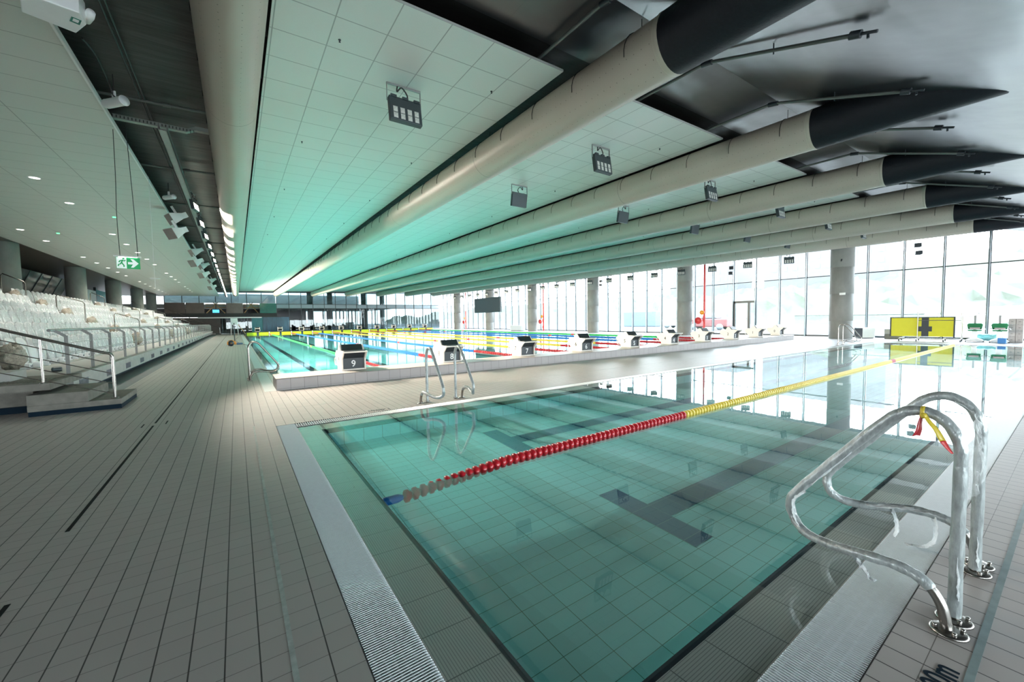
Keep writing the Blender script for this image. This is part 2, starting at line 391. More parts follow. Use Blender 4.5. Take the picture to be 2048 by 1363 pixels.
# coping: ribbed tiles under a film of water, a rounded navy lip and the tile band under it
def coping_mat(name, ax):
    t = NT(name); v, o = t.obj(); A = o[0] if ax == 'x' else o[1]; B = o[1] if ax == 'x' else o[0]
    joint = t.line(A, .248, .09, .005); rib = t.line(B, .0125, 0, .0035)
    nz = t.noise(v, 4, 4)
    c = t.mix(nz, (.60, .555, .52), (.68, .63, .59)); c = t.mix(rib, c, (.36, .33, .31)); c = t.mix(joint, c, (.2, .18, .17))
    b = t.pbsdf(**{'Base Color': c, 'Roughness': .35}); t.l(t.bump(t.math('SUBTRACT', 1, rib), .002, .6), b.inputs['Normal'])
    return t.done(b.outputs[0])
M['copx'] = coping_mat('ribbed_coping_x', 'x'); M['copy'] = coping_mat('ribbed_coping_y', 'y')
def ringq(b, o, i, z0, z1, mx, my):          # rectangular ring, outer at z0, inner at z1
    (a0, a1, b0, b1), (c0, c1, d0, d1) = o, i
    b.quad((a0, b0, z0), (a1, b0, z0), (c1, d0, z1), (c0, d0, z1), mx); b.quad((a0, b1, z0), (a1, b1, z0), (c1, d1, z1), (c0, d1, z1), mx)
    b.quad((a0, b0, z0), (a0, b1, z0), (c0, d1, z1), (c0, d0, z1), my); b.quad((a1, b0, z0), (a1, b1, z0), (c1, d1, z1), (c1, d0, z1), my)
b = MB()
O = (CX0, CX1, CY0, CY1); I = lambda k: (X0 - k, X1 + k, Y0 - k, Y1 + k)
ringq(b, (CX0, CX1, CY0, CY1), (CX0, CX1, CY0, CY1), -.2, -.0115, 0, 1)
ringq(b, O, I(.0), -.0115, -.022, 0, 1)
ringq(b, I(.0), I(-.018), -.022, -.023, 2, 2); ringq(b, I(-.018), I(-.038), -.023, -.034, 2, 2); ringq(b, I(-.038), I(-.045), -.034, -.06, 2, 2); ringq(b, I(-.045), I(-.044), -.06, -.075, 2, 2)
S('floor_near_coping', b, [M['copx'], M['copy'], M['navyline']])
# water
b = MB(); b.quad((CX0 + .005, CY0 + .005, -.010), (CX1 - .005, CY0 + .005, -.010), (CX1 - .005, CY1 - .005, -.010), (CX0 + .005, CY1 - .005, -.010))
tag(b.build('pool_water', M['water']), 'calm clear water of the near pool under the red and yellow lane rope', 'water', kind='stuff')

# overflow gutter and grates
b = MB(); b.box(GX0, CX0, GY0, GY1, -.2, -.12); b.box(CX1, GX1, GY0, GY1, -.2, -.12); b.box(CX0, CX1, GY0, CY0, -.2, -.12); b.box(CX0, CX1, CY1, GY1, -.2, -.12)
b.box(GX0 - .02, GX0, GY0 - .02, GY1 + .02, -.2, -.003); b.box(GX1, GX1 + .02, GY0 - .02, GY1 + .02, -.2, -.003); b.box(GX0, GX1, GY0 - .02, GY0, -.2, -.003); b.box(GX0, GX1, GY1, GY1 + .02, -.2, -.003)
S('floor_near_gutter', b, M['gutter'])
S('floor_light_block', MB().quad((-17, -9, -.9), (29.8, -9, -.9), (29.8, 92, -.9), (-17, 92, -.9)), M['gutter'])  # unseen dark sheet added to keep sky light from coming up below the deck
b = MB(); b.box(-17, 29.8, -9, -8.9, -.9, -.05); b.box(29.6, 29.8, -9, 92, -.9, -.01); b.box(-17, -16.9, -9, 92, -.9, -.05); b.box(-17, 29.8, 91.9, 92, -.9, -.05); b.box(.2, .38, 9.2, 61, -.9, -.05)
S('floor_edge_light_block', b, M['gutter'])  # unseen skirts added round that sheet against light leaking in sideways
def grate(name, x0, x1, y0, y1, along, pitch, wbar, label, ribs=4, zt=-.001):
    b = MB(); L0, L1 = (x0, x1) if along == 'x' else (y0, y1)
    n = int((L1 - L0) / pitch)
    for i in range(n):
        c = L0 + (i + .5) * pitch; h = wbar / 2; hh = h * .55
        if along == 'x':
            v = [(c - h, y0, zt - .004), (c - hh, y0, zt), (c + hh, y0, zt), (c + h, y0, zt - .004), (c - h, y1, zt - .004), (c - hh, y1, zt), (c + hh, y1, zt), (c + h, y1, zt - .004)]
            v += [(c - h, y0, zt - .02), (c - h, y1, zt - .02), (c + h, y0, zt - .02), (c + h, y1, zt - .02)]
        else:
            v = [(x0, c - h, zt - .004), (x0, c - hh, zt), (x0, c + hh, zt), (x0, c + h, zt - .004), (x1, c - h, zt - .004), (x1, c - hh, zt), (x1, c + hh, zt), (x1, c + h, zt - .004)]
            v += [(x0, c - h, zt - .02), (x1, c - h, zt - .02), (x0, c + h, zt - .02), (x1, c + h, zt - .02)]
        b.add(v, [(0, 1, 5, 4), (1, 2, 6, 5), (2, 3, 7, 6), (8, 0, 4, 9), (3, 10, 11, 7)])
    for k in range(ribs):          # cross ribs that tie the bars
        q = (k + .5) / ribs
        if along == 'x': yy = y0 + (y1 - y0) * q; b.box(x0, x1, yy - .004, yy + .004, zt - .014, zt - .003)
        else: xx = x0 + (x1 - x0) * q; b.box(xx - .004, xx + .004, y0, y1, zt - .014, zt - .003)
    return tag(b.build(name, M['grate_b']), label, 'grate')
g = .004
grate('overflow_grate', GX0 + g, CX0 - g, GY0, GY1 - .0, 'y', .0135, .0074, 'white slatted overflow grate along the left end of the near pool', 6)
grate('overflow_grate', CX0, GX1, GY0 + g, CY0 - g, 'x', .0135, .0074, 'white slatted overflow grate running under the nearest wrapped ladder', 5)
grate('overflow_grate', CX0, GX1, CY1 + g, GY1 - g, 'x', .027, .016, 'white slatted grate between near pool and the tiled deck with raised wall', 2)
grate('overflow_grate', CX1 + g, GX1 - g, CY0, CY1, 'y', .05, .035, 'white slatted grate at far right end of the near pool', 1)

# drains, expansion joints, tape and depth marks on the deck
def strip(name, x0, x1, y0, y1, h, m, label, cat): return tag(MB().box(x0, x1, y0, y1, -.002, h).build(name, m), label, cat)
strip('expansion_joint', .120, .140, -2, 6.2, .0012, M['joint'], 'pale sealant joint in the deck left of the white grate', 'joint')
strip('tape_strip', .6, 24, .190, .214, .0012, M['tape_s'], 'shiny strip of tape on the deck beside the nearest ladder', 'tape')
b = MB()
for y0, y1 in ((3.78, 7.1), (-1, 2.95), (7.26, 14.9), (15.05, 24), (24.15, 34), (34.15, 58)): b.box(-.988, -.966, y0, y1, -.002, .0015)
b.box(-1.10, -1.085, 7.06, 7.28, -.002, .0015); b.box(-.86, -.845, 7.12, 7.34, -.002, .0015)
tag(b.build('slot_drain', M['gutter']), 'thin black slot drain running along the left deck', 'drain')
strip('gutter_cover', -2.74, -2.02, 10.25, 61, .002, mat('grey_screed', (.20, .21, .215), .55), 'smooth grey strip of floor running along the foot of the stands', 'floor strip')
strip('tile_seam', -.86, 24, 7.17, 7.178, .001, M['joint'], 'thin seam crossing the deck in front of the raised wall', 'joint')
rt = empty('depth_marking', (2.175, .262, .001), 0, label='navy 1.00m depth lettering on a deck tile beside nearest ladder', cat='marking')
text('lettering', '1.00m', .115, M['navyline'], rt, (0, 0, 0), (0, 0, 0), .0008, .85, 'RIGHT')
rt = empty('depth_marking', (1.75, 6.13, .001), 0, label='small dark depth lettering on the deck left of the middle ladder', cat='marking')
text('lettering', '1.00m', .115, M['dgrey'], rt, (0, 0, 0), (0, 0, math.pi), .0008, 1.2)

# ------------------------------------------------------------------ raised wall, race pool
b = MB(); b.box(.605, 25.25, 9.19, 10.06, -.6, .235)
o = S('wall_bulkhead', b, M['walk'], bevel=.018)
S('trim_bulkhead', MB().box(.600, 25.255, 9.185, 10.065, .2355, .2395), M['walktop'], bevel=.002)
b = MB()
zf = -.36
rect(b, FX0, FX1, FY0, FY1, zf, 0)
for x in (FX0, FX1): b.quad((x, FY0, -.02), (x, FY1, -.02), (x, FY1, zf), (x, FY0, zf), 1)
b.quad((FX0, FY1, -.02), (FX1, FY1, -.02), (FX1, FY1, zf), (FX0, FY1, zf), 1); b.quad((FX0, FY0, .0), (FX1, FY0, .0), (FX1, FY0, zf), (FX0, FY0, zf), 1)
LX = [2.2 + 2.515 * k for k in range(10)]
for x in LX:
    rect(b, x - .125, x + .125, 12.1, 58, zf + .004, 2); rect(b, x - .5, x + .5, 11.9, 12.1, zf + .004, 2); rect(b, x - .5, x + .5, 58, 58.2, zf + .004, 2)
S('floor_race_pool', b, [M['poolf'], M['poolfw'], M['navyline']])
b = MB(); ringq(b, (.62, 25.74, 9.9, 60.2), (FX0, FX1, 9.9, 60.2), -.004, -.02, 0, 1)
b.quad((FX0, 10, -.02), (FX0, 60.2, -.02), (FX0 + .06, 60.2, -.05), (FX0 + .06, 10, -.05), 2)
S('floor_race_coping', b, [M['copx'], M['copy'], M['navyline']])
tag(MB().quad((.63, 10.07, -.009), (25.73, 10.07, -.009), (25.73, 60.05, -.009), (.63, 60.05, -.009)).build('pool_water', M['waterf']), 'turquoise water of the race pool crossed by nine lane ropes', 'water', kind='stuff')
t = NT('far_grate'); v, oo = t.obj()
M['fgrate'] = t.done(t.pbsdf(**{'Base Color': t.mix(t.line(oo[1], .03, 0, .008), (.62, .66, .66), (.36, .4, .4)), 'Roughness': .35}).outputs[0])
tag(MB().box(.40, .615, 9.19, 60, -.03, .001).build('overflow_grate', M['fgrate']), 'white overflow grate along the left side of the race pool', 'grate')
tag(MB().box(25.75, 26.0, 9.19, 60, -.03, .001).build('overflow_grate', M['fgrate']), 'white overflow grate along window side of the race pool', 'grate')
S('wall_far_bulkhead', MB().box(.4, 26, 60.15, 61.3, -.5, .30), M['dgrey'], bevel=.02)

# ------------------------------------------------------------------ starting blocks
def make_block():
    r = empty('starting_block', (0, 0, 0))
    # local frame: rear faces -y (towards the camera), pool side is +y
    side = [(-.20, 0), (-.205, .25), (-.35, .40), (-.36, .425), (-.10, .435), (-.02, .555), (.06, .555), (.13, .43), (.33, .40), (.40, .33), (.34, .22), (.20, .06), (.20, 0)]
    for sx in (-1, 1):
        x0, x1 = (-.27, -.235) if sx < 0 else (.235, .27)
        MB().prism(side, 'x', x0, x1).build('side_panel', M['cream'], r, bevel=.006)
    MB().prism([(-.155, .02), (-.16, .26), (-.27, .395), (-.25, .395), (-.14, .26), (-.135, .02)], 'x', -.234, .234).build('number_panel', M['dgrey'], r)
    MB().box(-.234, .234, -.19, .18, 0, .03).build('base', M['cream'], r, bevel=.004)
    MB().prism([(-.37, .395), (-.37, .425), (.33, .42), (.36, .37), (.33, .37), (.3, .39)], 'x', -.262, .262).build('platform', M['cream'], r, bevel=.005)
    w_ = MB().prism([(-.20, .427), (-.12, .44), (-.03, .565), (.03, .565), (.03, .427)], 'x', -.225, .225).build('foot_wedge', M['black'], r, bevel=.006)
    MB().box(-.23, .235, -.33, -.20, .426, .442).build('rear_step_pad', M['black'], r, bevel=.004)
    for sx in (-1, 1):
        x = sx * .29
        MB().tube(smooth_path([(sx * .26, .20, .10), (x, .30, .10), (x, .36, .18), (x, .33, .24), (sx * .26, .28, .24)], 4), .013, 8).build('grip_handle', M['cream'], r)
    return r
blk = make_block()
FD = 'white'
for k in range(10):
    num = 9 - k
    o = copy_tree(blk); o.location = (LX[k], 9.86, .2395); o.scale = (1, 1.15, 1.04)
    tag(o, 'cream starting block with black foot wedge bearing the number %d' % num, 'starting block', 'starting blocks on the near raised wall')
    text('number', str(num), .20, M['signw'] if False else M['white'], o, (.0, -.163, .135), (R(90), 0, 0), .002)
    text('number', str(num), .17, M['black'], o, (-.272, .03, .22), (R(90), 0, R(-90)), .001, .8)
for k in range(10):
    o = copy_tree(blk); o.location = (LX[k], 60.6, .302); o.rotation_euler = (0, 0, math.pi)
    tag(o, 'cream starting block at the far end of the pool, %s from the left' % ORD[k], 'starting block', 'starting blocks on the far wall')
for c in list(blk.children): bpy.data.objects.remove(c)
bpy.data.objects.remove(blk)
# touch pads and white posts at the far end
for k in range(10):
    r = empty('touch_pad', (LX[k], 60.02, 0), 0, label='yellow timing pad with black centre under far block, %s from the left' % ORD[k], cat='touch pad', group='yellow pads at the far end')
    MB().box(-1.17, -.12, -.02, .02, -.42, .20).build('pad', M['board'], r); MB().box(.12, 1.17, -.02, .02, -.42, .20).build('pad', M['board'], r)
    MB().box(-.12, .12, -.018, .018, -.42, .30).build('centre_stripe', M['dgrey'], r)
    if k < 9:
        tag(MB().box(LX[k] + 1.21, LX[k] + 1.30, 59.9, 60.05, -.1, .28).build('rope_anchor', M['white']), 'white rope anchor box on far wall, %s from the left' % ORD[k], 'rope anchor', 'rope anchors on the far wall')
# race lane ropes
ropes = ['green', 'blue', 'blue', 'yellow', 'yellow', 'yellow', 'blue', 'blue', 'green']
def rope_part(name, x, y0, y1, m, par, step=.16, r=.052):
    b = MB(); n = max(2, int((y1 - y0) / step)); pts = []; rs = []
    for i in range(n):
        a = y0 + (y1 - y0) * i / n; d = (y1 - y0) / n
        pts += [(x, a, .004), (x, a + d * .12, .004), (x, a + d * .85, .004), (x, a + d * .97, .004)]; rs += [r * .55, r, r, r * .55]
    b.tube(pts, rs, 8, smooth=False); return b.build(name, m, par)
for k, cname in enumerate(ropes):
    x = LX[k] + 1.257
    r = empty('lane_rope', (0, 0, 0), 0, label='%s floating lane rope, %s from the left in the race pool' % (cname, ORD[k]), cat='lane rope', group='lane ropes of the race pool')
    rope_part('red_floats', x, 10.25, 15.2, M['red'] if k % 2 else M['red'], r); rope_part('red_floats', x, 55, 59.9, M['red'], r)
    rope_part('coloured_floats', x, 15.2, 24.8, M[cname], r); rope_part('marker_floats', x, 24.8, 25.2, M['redp'], r)
    rope_part('coloured_floats', x, 25.2, 44.8, M[cname], r); rope_part('marker_floats', x, 44.8, 45.2, M['redp'], r); rope_part('coloured_floats', x, 45.2, 55, M[cname], r)
# near lane rope: single discs
r = empty('lane_rope', (.85, 3.115, 0), 0, label='red and yellow lane rope floating across the near pool', cat='lane rope')
def disc(r_): return MB().lathe([(0.012, -.034), (r_ * .62, -.032), (r_ * .97, -.024), (r_, -.012), (r_ * .97, .006), (r_ * .72, .014), (r_ * .6, .030), (0.012, .034)], (0, 0, 0), 14, axis='x')
d_red = disc(.052).build('float', M['red'], r); d_yel = disc(.052).build('float', M['yellow'], r)
def rope_z(x): return -.075 + .078 * min(1, max(0, (x - .25) / .95))
d_red.location = (.24, 0, rope_z(.24)); nfl = 1; x = .24 + .072
used_y = False
pts_far = []
while x < 23.3:
    isred = x < 4.15 or 14.2 < x < 14.5
    if nfl < 100:
        if isred: o = d_red.copy(); COL.objects.link(o)
        elif not used_y: o = d_yel; used_y = True
        else: o = d_yel.copy(); COL.objects.link(o)
        o.parent = r; o.location = (x, 0, rope_z(x)); o.rotation_euler = (rnd.uniform(-.2, .2), rnd.uniform(-.12, .12), rnd.uniform(-.12, .12)); nfl += 1
    else: pts_far.append((x, isred))
    x += .072
b = MB()
for x, isred in pts_far: b.lathe([(0.012, -.034), (.034, -.032), (.052, -.02), (.052, .004), (.036, .014), (.03, .030), (0.012, .034)], (x, 0, .003), 8, 1 if isred else 0, 'x')
tag(b.build('distant_floats', [M['yellow'], M['red']], r), kind='stuff')
MB().tube([(.0, 0, -.075), (.25, 0, -.075), (1.2, 0, .003), (23.5, 0, .003)], .007, 6).build('cable', M['steel_d'], r)
MB().lathe([(.012, .02), (.034, .04), (.034, .15), (.03, .17), (.02, .2)], (0, 0, -.075), 12, axis='x').build('tensioner', M['blue'], r)
MB().tube([(-.02, 0, -.075), (.05, 0, -.075)], .012, 8).build('hook', M['steel'], r)

# ------------------------------------------------------------------ pool ladders (wrapped)
def rail_path(xs, xo, sgn=1, y0=0.0):
    P = [(xs, .29, 0), (xs, .29, .30), (xs, .29, .66), (xs, .295, .78), (xs, .335, .865), (xs, .40, .905), (xs, .475, .89), (xs, .55, .82), (xs, .72, .60), (xs, .88, .385), (xs, .925, .30), (xs, .905, .21), (xs + (xo - xs) * .35, .83, .165),
         (xs + (xo - xs) * .7, .70, .17), (xo, .56, .20), (xo, .45, .205), (xo, .37, .18), (xo, .315, .105), (xo, .295, 0)]
    return [(x, y0 + sgn * y, z) for x, y, z in P]
def make_ladder(name, rails, wrapped, label, sgn=1, y0=0.0, detail=False, tr=.0235, **kw):
    root = empty(name, (0, 0, 0), 0, label=label, cat='pool ladder', **kw)
    for xs, xo in rails:
        path = smooth_path(rail_path(xs, xo, sgn, y0), 9)
        rl = MB().tube(path, tr * .92 if wrapped else tr, 14).build('rail', M['steel'], root)
        if wrapped:
            n = len(path); a = 1; e = n - (15 if detail and xs < 3 else 14)
            pts = path[a:e]; rs = [tr * (1.05 + .035 * math.sin(i * .9) + rnd.uniform(-.015, .02) + (.10 * rnd.random() if i > len(pts) * .62 else 0)) for i in range(len(pts))]
            MB().tube(pts, rs, 18, jit=.018).build('plastic_wrap', M['wrap'], rl)['label'] = 'milky film wound round the rail'
        for xx in (xs, xo):
            yy = y0 + sgn * .29
            fl = MB().lathe([(0, 0), (.060, .0), (.060, .006), (.052, .011), (.03, .013), (.0, .014)], (xx, yy, 0), 24).build('foot_flange', M['steel'], rl)
            q = MB()
            for k in range(4):
                an = k * math.pi / 2 + .5; q.lathe([(0, .026), (.007, .026), (.008, .02), (.008, .010)], (xx + .044 * math.cos(an), yy + .044 * math.sin(an), 0), 8)
            q.build('bolts', M['steel'], fl)
    return root
L1 = make_ladder('pool_ladder', ((2.54, 2.425), (3.10, 3.207)), True, 'nearest chrome pool ladder wrapped in film with red and yellow tape', 1, 0, True, .0215)
make_ladder('pool_ladder', ((2.55, 2.43), (3.07, 3.185)), True, 'film-wrapped pool ladder across the near pool below block 8', -1, 6.475, tr=.022)
make_ladder('pool_ladder', ((21.5, 21.38), (22.06, 22.18)), False, 'bare chrome pool ladder beside the large column near the windows', -1, 6.45, tr=.017)
def side_ladder():
    root = empty('pool_ladder', (0, 0, 0), 0, label='bare chrome ladder on left side of the race pool', cat='pool ladder')
    for ys, yo in ((11.64, 11.75), (11.34, 11.23)):
        p = [(.21 + (y - .29) * .96, ys + (yo - ys) * (1 if x else 0), z * 1.0) for (x, y, z) in [((1 if a == 1 else 0), b_, c_) for a, b_, c_ in rail_path(0, 1)]]
        rl = MB().tube(smooth_path(p, 5), .021, 12).build('rail', M['steel'], root)
        for yy in (ys, yo): MB().lathe([(0, 0), (.055, 0), (.055, .008), (.0, .012)], (.21, yy, 0), 16).build('foot_flange', M['steel'], rl)
side_ladder()
# loose film and the knotted tape on the nearest ladder
def ragged(name, m, root, pts, wid, seed, n=14, thick=None):
    q = random.Random(seed); path = smooth_path(pts, 5); v = []; f = []; k = len(path); W = 7
    for i, p in enumerate(path):
        t_ = i / (k - 1); ww = wid[0] + (wid[1] - wid[0]) * t_
        for j in range(W):
            s_ = j / (W - 1) - .5
            v.append(Vector(p) + Vector((s_ * ww + q.uniform(-.2, .2) * ww * .5, s_ * ww * .8 + q.uniform(-.2, .2) * ww * .6, q.uniform(-.18, .18) * ww)))
    f = [(i * W + j, i * W + j + 1, (i + 1) * W + j + 1, (i + 1) * W + j) for i in range(k - 1) for j in range(W - 1)]
    o = MB().add(v, f, 0, True).build(name, m, root)
    s_ = o.modifiers.new('s', 'SOLIDIFY'); s_.thickness = .0015
    return o
def item(name, label, cat): return empty(name, (0, 0, 0), 0, label=label, cat=cat)
M['scrap'] = film_mat('torn_white_film', .42, (.9, .93, .94))
for nm, lb, pts, wd, sd in (('loose_film', 'torn white film hanging from lower loop of the nearest rail', [(2.445, .62, .185), (2.445, .60, .15), (2.455, .575, .11), (2.465, .555, .085)], (.075, .085), 3),
        ('loose_film', 'thin torn film strand hanging from the rear loop of nearest ladder', [(3.17, .635, .20), (3.165, .61, .14), (3.16, .60, .08), (3.15, .61, .03)], (.045, .018), 4),
        ('loose_film', 'curled film ribbon trailing from the rear rail onto the grate', [(3.19, .455, .20), (3.185, .445, .13), (3.175, .452, .06), (3.165, .49, .02), (3.15, .56, .008)], (.03, .022), 5)):
    o = ragged(nm, M['scrap'], None, pts, wd, sd); tag(o, lb, 'plastic film')
q = random.Random(8); v = []; A_, B_, C_, D_ = map(Vector, ((2.565, .292, .86), (2.565, .285, .50), (3.02, .285, .665), (3.095, .30, .845)))
for i in range(9):
    for j in range(9):
        a, c = i / 8, j / 8; p = (A_ * (1 - a) + D_ * a) * (1 - c) + (B_ * (1 - a) + C_ * a) * c
        v.append(p + Vector((q.uniform(-.008, .008), -.03 * math.sin(math.pi * a) * (.3 + c) + q.uniform(-.012, .012), q.uniform(-.008, .008))))
o = MB().add(v, [(i * 9 + j, i * 9 + j + 1, i * 9 + j + 10, i * 9 + j + 9) for i in range(8) for j in range(8)], 0, True).build('loose_film', M['film2'])
tag(o, 'sheer film stretched between the two nearest uprights', 'plastic film')
for pts, wd, sd in (([(2.53, .66, .655), (2.53, .75, .535), (2.53, .83, .43)], (.012, .03), 11), ([(2.52, .85, .39), (2.52, .905, .32), (2.515, .90, .24), (2.50, .87, .19)], (.03, .035), 12), ([(2.49, .80, .17), (2.45, .70, .175), (2.44, .60, .20), (2.43, .48, .215)], (.035, .045), 13),
                    ([(3.13, .74, .185), (3.17, .62, .205), (3.2, .50, .215), (3.21, .42, .205)], (.045, .045), 14), ([(3.1, .93, .29), (3.1, .90, .21), (3.12, .85, .175)], (.035, .035), 15), ([(3.09, .39, .885), (3.09, .33, .84), (3.09, .30, .74)], (.03, .03), 16),
                    ([(2.535, .295, .30), (2.53, .29, .18), (2.535, .29, .10)], (.03, .045), 17), ([(3.095, .295, .20), (3.09, .29, .10), (3.095, .29, .04)], (.03, .05), 18)):
    ragged('loose_wrap', M['scrap'], L1, pts, wd, sd)
tp = empty('barrier_tape', (0, 0, 0), 0, label='red and yellow plastic tape knotted over the nearest ladder rail', cat='tape')
b = MB(); b.lathe([(.012, -.008), (.0255, -.007), (.027, 0), (.0255, .007), (.012, .008)], (2.54, .41, .9035), 14, axis='y'); b.lathe([(0, -.014), (.012, -.01), (.014, 0), (.010, .01), (0, .014)], (2.515, .405, .89), 8); b.build('knot', M['yellow'], tp)
def ribbon(name, m, pts, w0, w1, mi=None):
    path = smooth_path(pts, 4); v = []; n = len(path)
    for i, p in enumerate(path):
        ww = w0 + (w1 - w0) * i / (n - 1); v += [p + Vector((-.5 * ww, .3 * ww, 0)), p + Vector((.1 * ww, -.05 * ww, .12 * ww)), p + Vector((.5 * ww, -.3 * ww, 0))]
    f = [(i * 3 + j, i * 3 + j + 1, i * 3 + 4 + j, i * 3 + 3 + j) for i in range(n - 1) for j in range(2)]
    o = MB().add(v, f, 0, True).build(name, m, tp); s_ = o.modifiers.new('s', 'SOLIDIFY'); s_.thickness = .0012; return o
ribbon('yellow_tail', M['yellow'], [(2.512, .400, .893), (2.505, .385, .868), (2.505, .362, .835), (2.508, .342, .79)], .018, .028)
ribbon('red_tail', M['redp'], [(2.508, .342, .79), (2.508, .328, .765), (2.51, .312, .742)], .028, .008)
ribbon('red_tail', M['red'], [(2.512, .41, .89), (2.505, .414, .86), (2.50, .416, .825), (2.50, .424, .795)], .012, .034)

# ------------------------------------------------------------------ roof and ceilings
def zroof(x, y):
    fl = 5.22 + .018 * (x - 8.07) + .009 * (y - 3.3)
    return fl if y > 3.35 else fl + .335 * (y - 3.35)
def roof_part(xs, ys, dz=0):
    nx, ny = len(xs), len(ys); v = [(x, y, zroof(x, y) + dz) for y in ys for x in xs]
    return v, [(j * nx + i, j * nx + i + 1, (j + 1) * nx + i + 1, (j + 1) * nx + i) for j in range(ny - 1) for i in range(nx - 1)]
M['roof_flat'] = mat('dark_roof_sheet', (.009, .008, .0075), .45, var=.3, scale=.8, stretch=(.4, 2.5, 1), bump=.03, spec=.35)
for nm, yy_, mm in (('ceiling_roof', [4.4, 10, 30, 50, 67.5], 'roof_flat'), ('ceiling_slope', [-6, -2, 0, 1.7, 3.35, 4.4], 'roof')):
    b = MB(); v, f = roof_part([-16, -8, 0, 8, 16, 24, 31], yy_); b.add(v, f)
    v2 = [(x, y, z + .25) for x, y, z in v]; b.add(v2, f)
    S(nm, b, M[mm])
# hung panels between the ducts
DX = [.08 + 4.35 * k for k in range(7)]
for k in range(7):
    x0 = DX[k] + (.40 if k == 0 else .30); x1 = DX[k] + 4.35 - (.33 if k == 0 else .20) if k < 6 else 27.0
    b = MB(); ny = 10
    for s_ in (0, .03):
        for i in range(ny):
            y0 = 4.5 + 55.7 * i / ny; y1 = 4.5 + 55.7 * (i + 1) / ny
            q = lambda x, y: (x, y, 4.95 + Lf(x, y) + s_)
            b.quad(q(x0, y0), q(x1, y0), q(x1, y1), q(x0, y1))
    q = lambda x, y, s_: (x, y, 4.95 + Lf(x, y) + s_)
    for (a, c) in (((x0, 4.5), (x1, 4.5)), ((x0, 60.2), (x1, 60.2)), ((x0, 4.5), (x0, 60.2)), ((x1, 4.5), (x1, 60.2))):
        b.quad(q(*a, 0), q(*c, 0), q(*c, .03), q(*a, .03))
    o = b.build('ceiling', M['panel']); o['kind'] = 'structure'
    o.name = 'ceiling_panel_%d' % (k + 1)
    # recentre the object so each panel's grid starts at its own edge
    for vv in o.data.vertices: vv.co.x -= x0
    o.location.x = x0
o = MB().box(-7.1, -1.57, 3.0, 61, 4.75, 4.79).build('ceiling_left', M['panel_l']); o['kind'] = 'structure'
S('trim_1', MB().box(-1.57, -1.545, 3.0, 61, 4.735, 4.81), M['white'])
S('trim_2', MB().box(-7.13, -7.1, 3.0, 61, 4.735, 4.95), M['brown'])
S('ceiling_soffit', MB().box(-16, -7.1, 3, 66, 4.93, 4.97), M['brown'])

# ducts with black sleeves that run into the sloping roof
for k, x in enumerate(DX):
    rr = .32 if k == 0 else .345; ye = 60.0; ys = 2.93 if k else 2.0
    def zc(y): return 4.605 + Lf(x, y) + (.0 if k else .0)
    r = empty('air_duct', (x, 0, 0), 0, label='cream fabric air duct hung under the ceiling, %s from the left' % ORD[k], cat='air duct', group='fabric ducts under the ceiling')
    n = 24
    zm = zc(30)
    pts = [(0, ys + (ye - ys) * i / n, zc(ys + (ye - ys) * i / n) - zm) for i in range(n + 1)]
    o = MB().tube(pts, rr, 32).build('tube', M['fabric'], r); o.location.z = zm
    if k:
        MB().tube([(0, ys - .02, zc(ys)), (0, ys + .02, zc(ys)), (0, ys + .03, zc(ys)), (0, ys + .06, zc(ys))], [rr + .004, rr + .009, rr + .003, rr + .001], 32).build('collar_ring', M['collar'], r)
        MB().tube([(0, ys - 2.6, zc(ys - 2.6)), (0, ys - .015, zc(ys))], rr + .005, 32).build('black_sleeve', M['sleeve'], r)
    b = MB(); y = ys + .45      # dark support loops over the top of the duct
    while y < 30:
        pts = [((rr + .006) * math.cos(a), y, zc(y) + (rr + .006) * math.sin(a)) for a in [R(-8 + 14 * i) for i in range(15)]]
        b.tube(pts, .006, 4); y += .93
    b.build('support_loops', M['hoses'], r)
    b = MB(); y = ys + .45
    while y < 60: b.box(-.004, .004, y - .004, y + .004, zc(y) + rr - .01, zroof(x, y) - .005); y += 3.72
    b.build('hangers', M['hoses'], r)

# sprinkler pipes on the sloping roof
for k in range(13):
    x = 3.72 + 2.175 * k - (0 if k < 1 else 0)
    if x > 29: break
    z = lambda y: zroof(x, y) - .09
    r = empty('sprinkler_pipe', (0, 0, 0), 0, label='grey sprinkler pipe bending down under black roof, %s from the left' % ORD[k], cat='pipe', group='sprinkler pipes under the black roof')
    MB().tube([(x, 7.5, z(7.5)), (x, 3.6, z(3.6)), (x, 3.35, z(3.35)), (x, 3.1, z(3.1)), (x, 1.62, z(1.62))], .024, 10).build('tube', M['pipe'], r)
    q = MB(); q.tube([(x, 1.66, z(1.66)), (x, 1.56, z(1.56))], .045, 10); q.tube([(x, 1.56, z(1.56)), (x, 1.42, z(1.42))], .018, 8); q.tube([(x, 1.5, z(1.5)), (x, 1.5, z(1.5) - .06)], .014, 8)
    q.build('end_fitting', M['dgrey'], r)
    q = MB(); q.tube([(x, 3.42, z(3.42)), (x, 3.27, z(3.27))], .038, 10); q.tube([(x, 2.45, z(2.45) - .05), (x, 2.45, zroof(x, 2.45))], .008, 6); q.build('clamps', M['dgrey'], r)

# ceiling sprinkler heads
b = MB(); b.lathe([(.0, 0), (.03, 0), (.03, -.006), (.012, -.012), (.012, -.03), (.022, -.034), (.022, -.038), (0, -.038)], (0, 0, 0), 8)
hd = b.build('ceiling_sprinkler', M['dgrey']); first = True
for k in range(7):
    for j in range(6):
        for sx in (1.15, 3.40):
            x = DX[k] + sx; y = 5.5 + 3.5 * j
            if x > 26.8: continue
            o = hd if first else hd.copy()
            if not first: COL.objects.link(o)
            first = False; o.location = (x, y, 4.95 + Lf(x, y)); o.scale = (.6, .6, .8)
            tag(o, 'tiny sprinkler head in %s white ceiling strip from left' % ORD[k], 'sprinkler head', 'sprinkler heads in %s ceiling strip' % ORD[k])

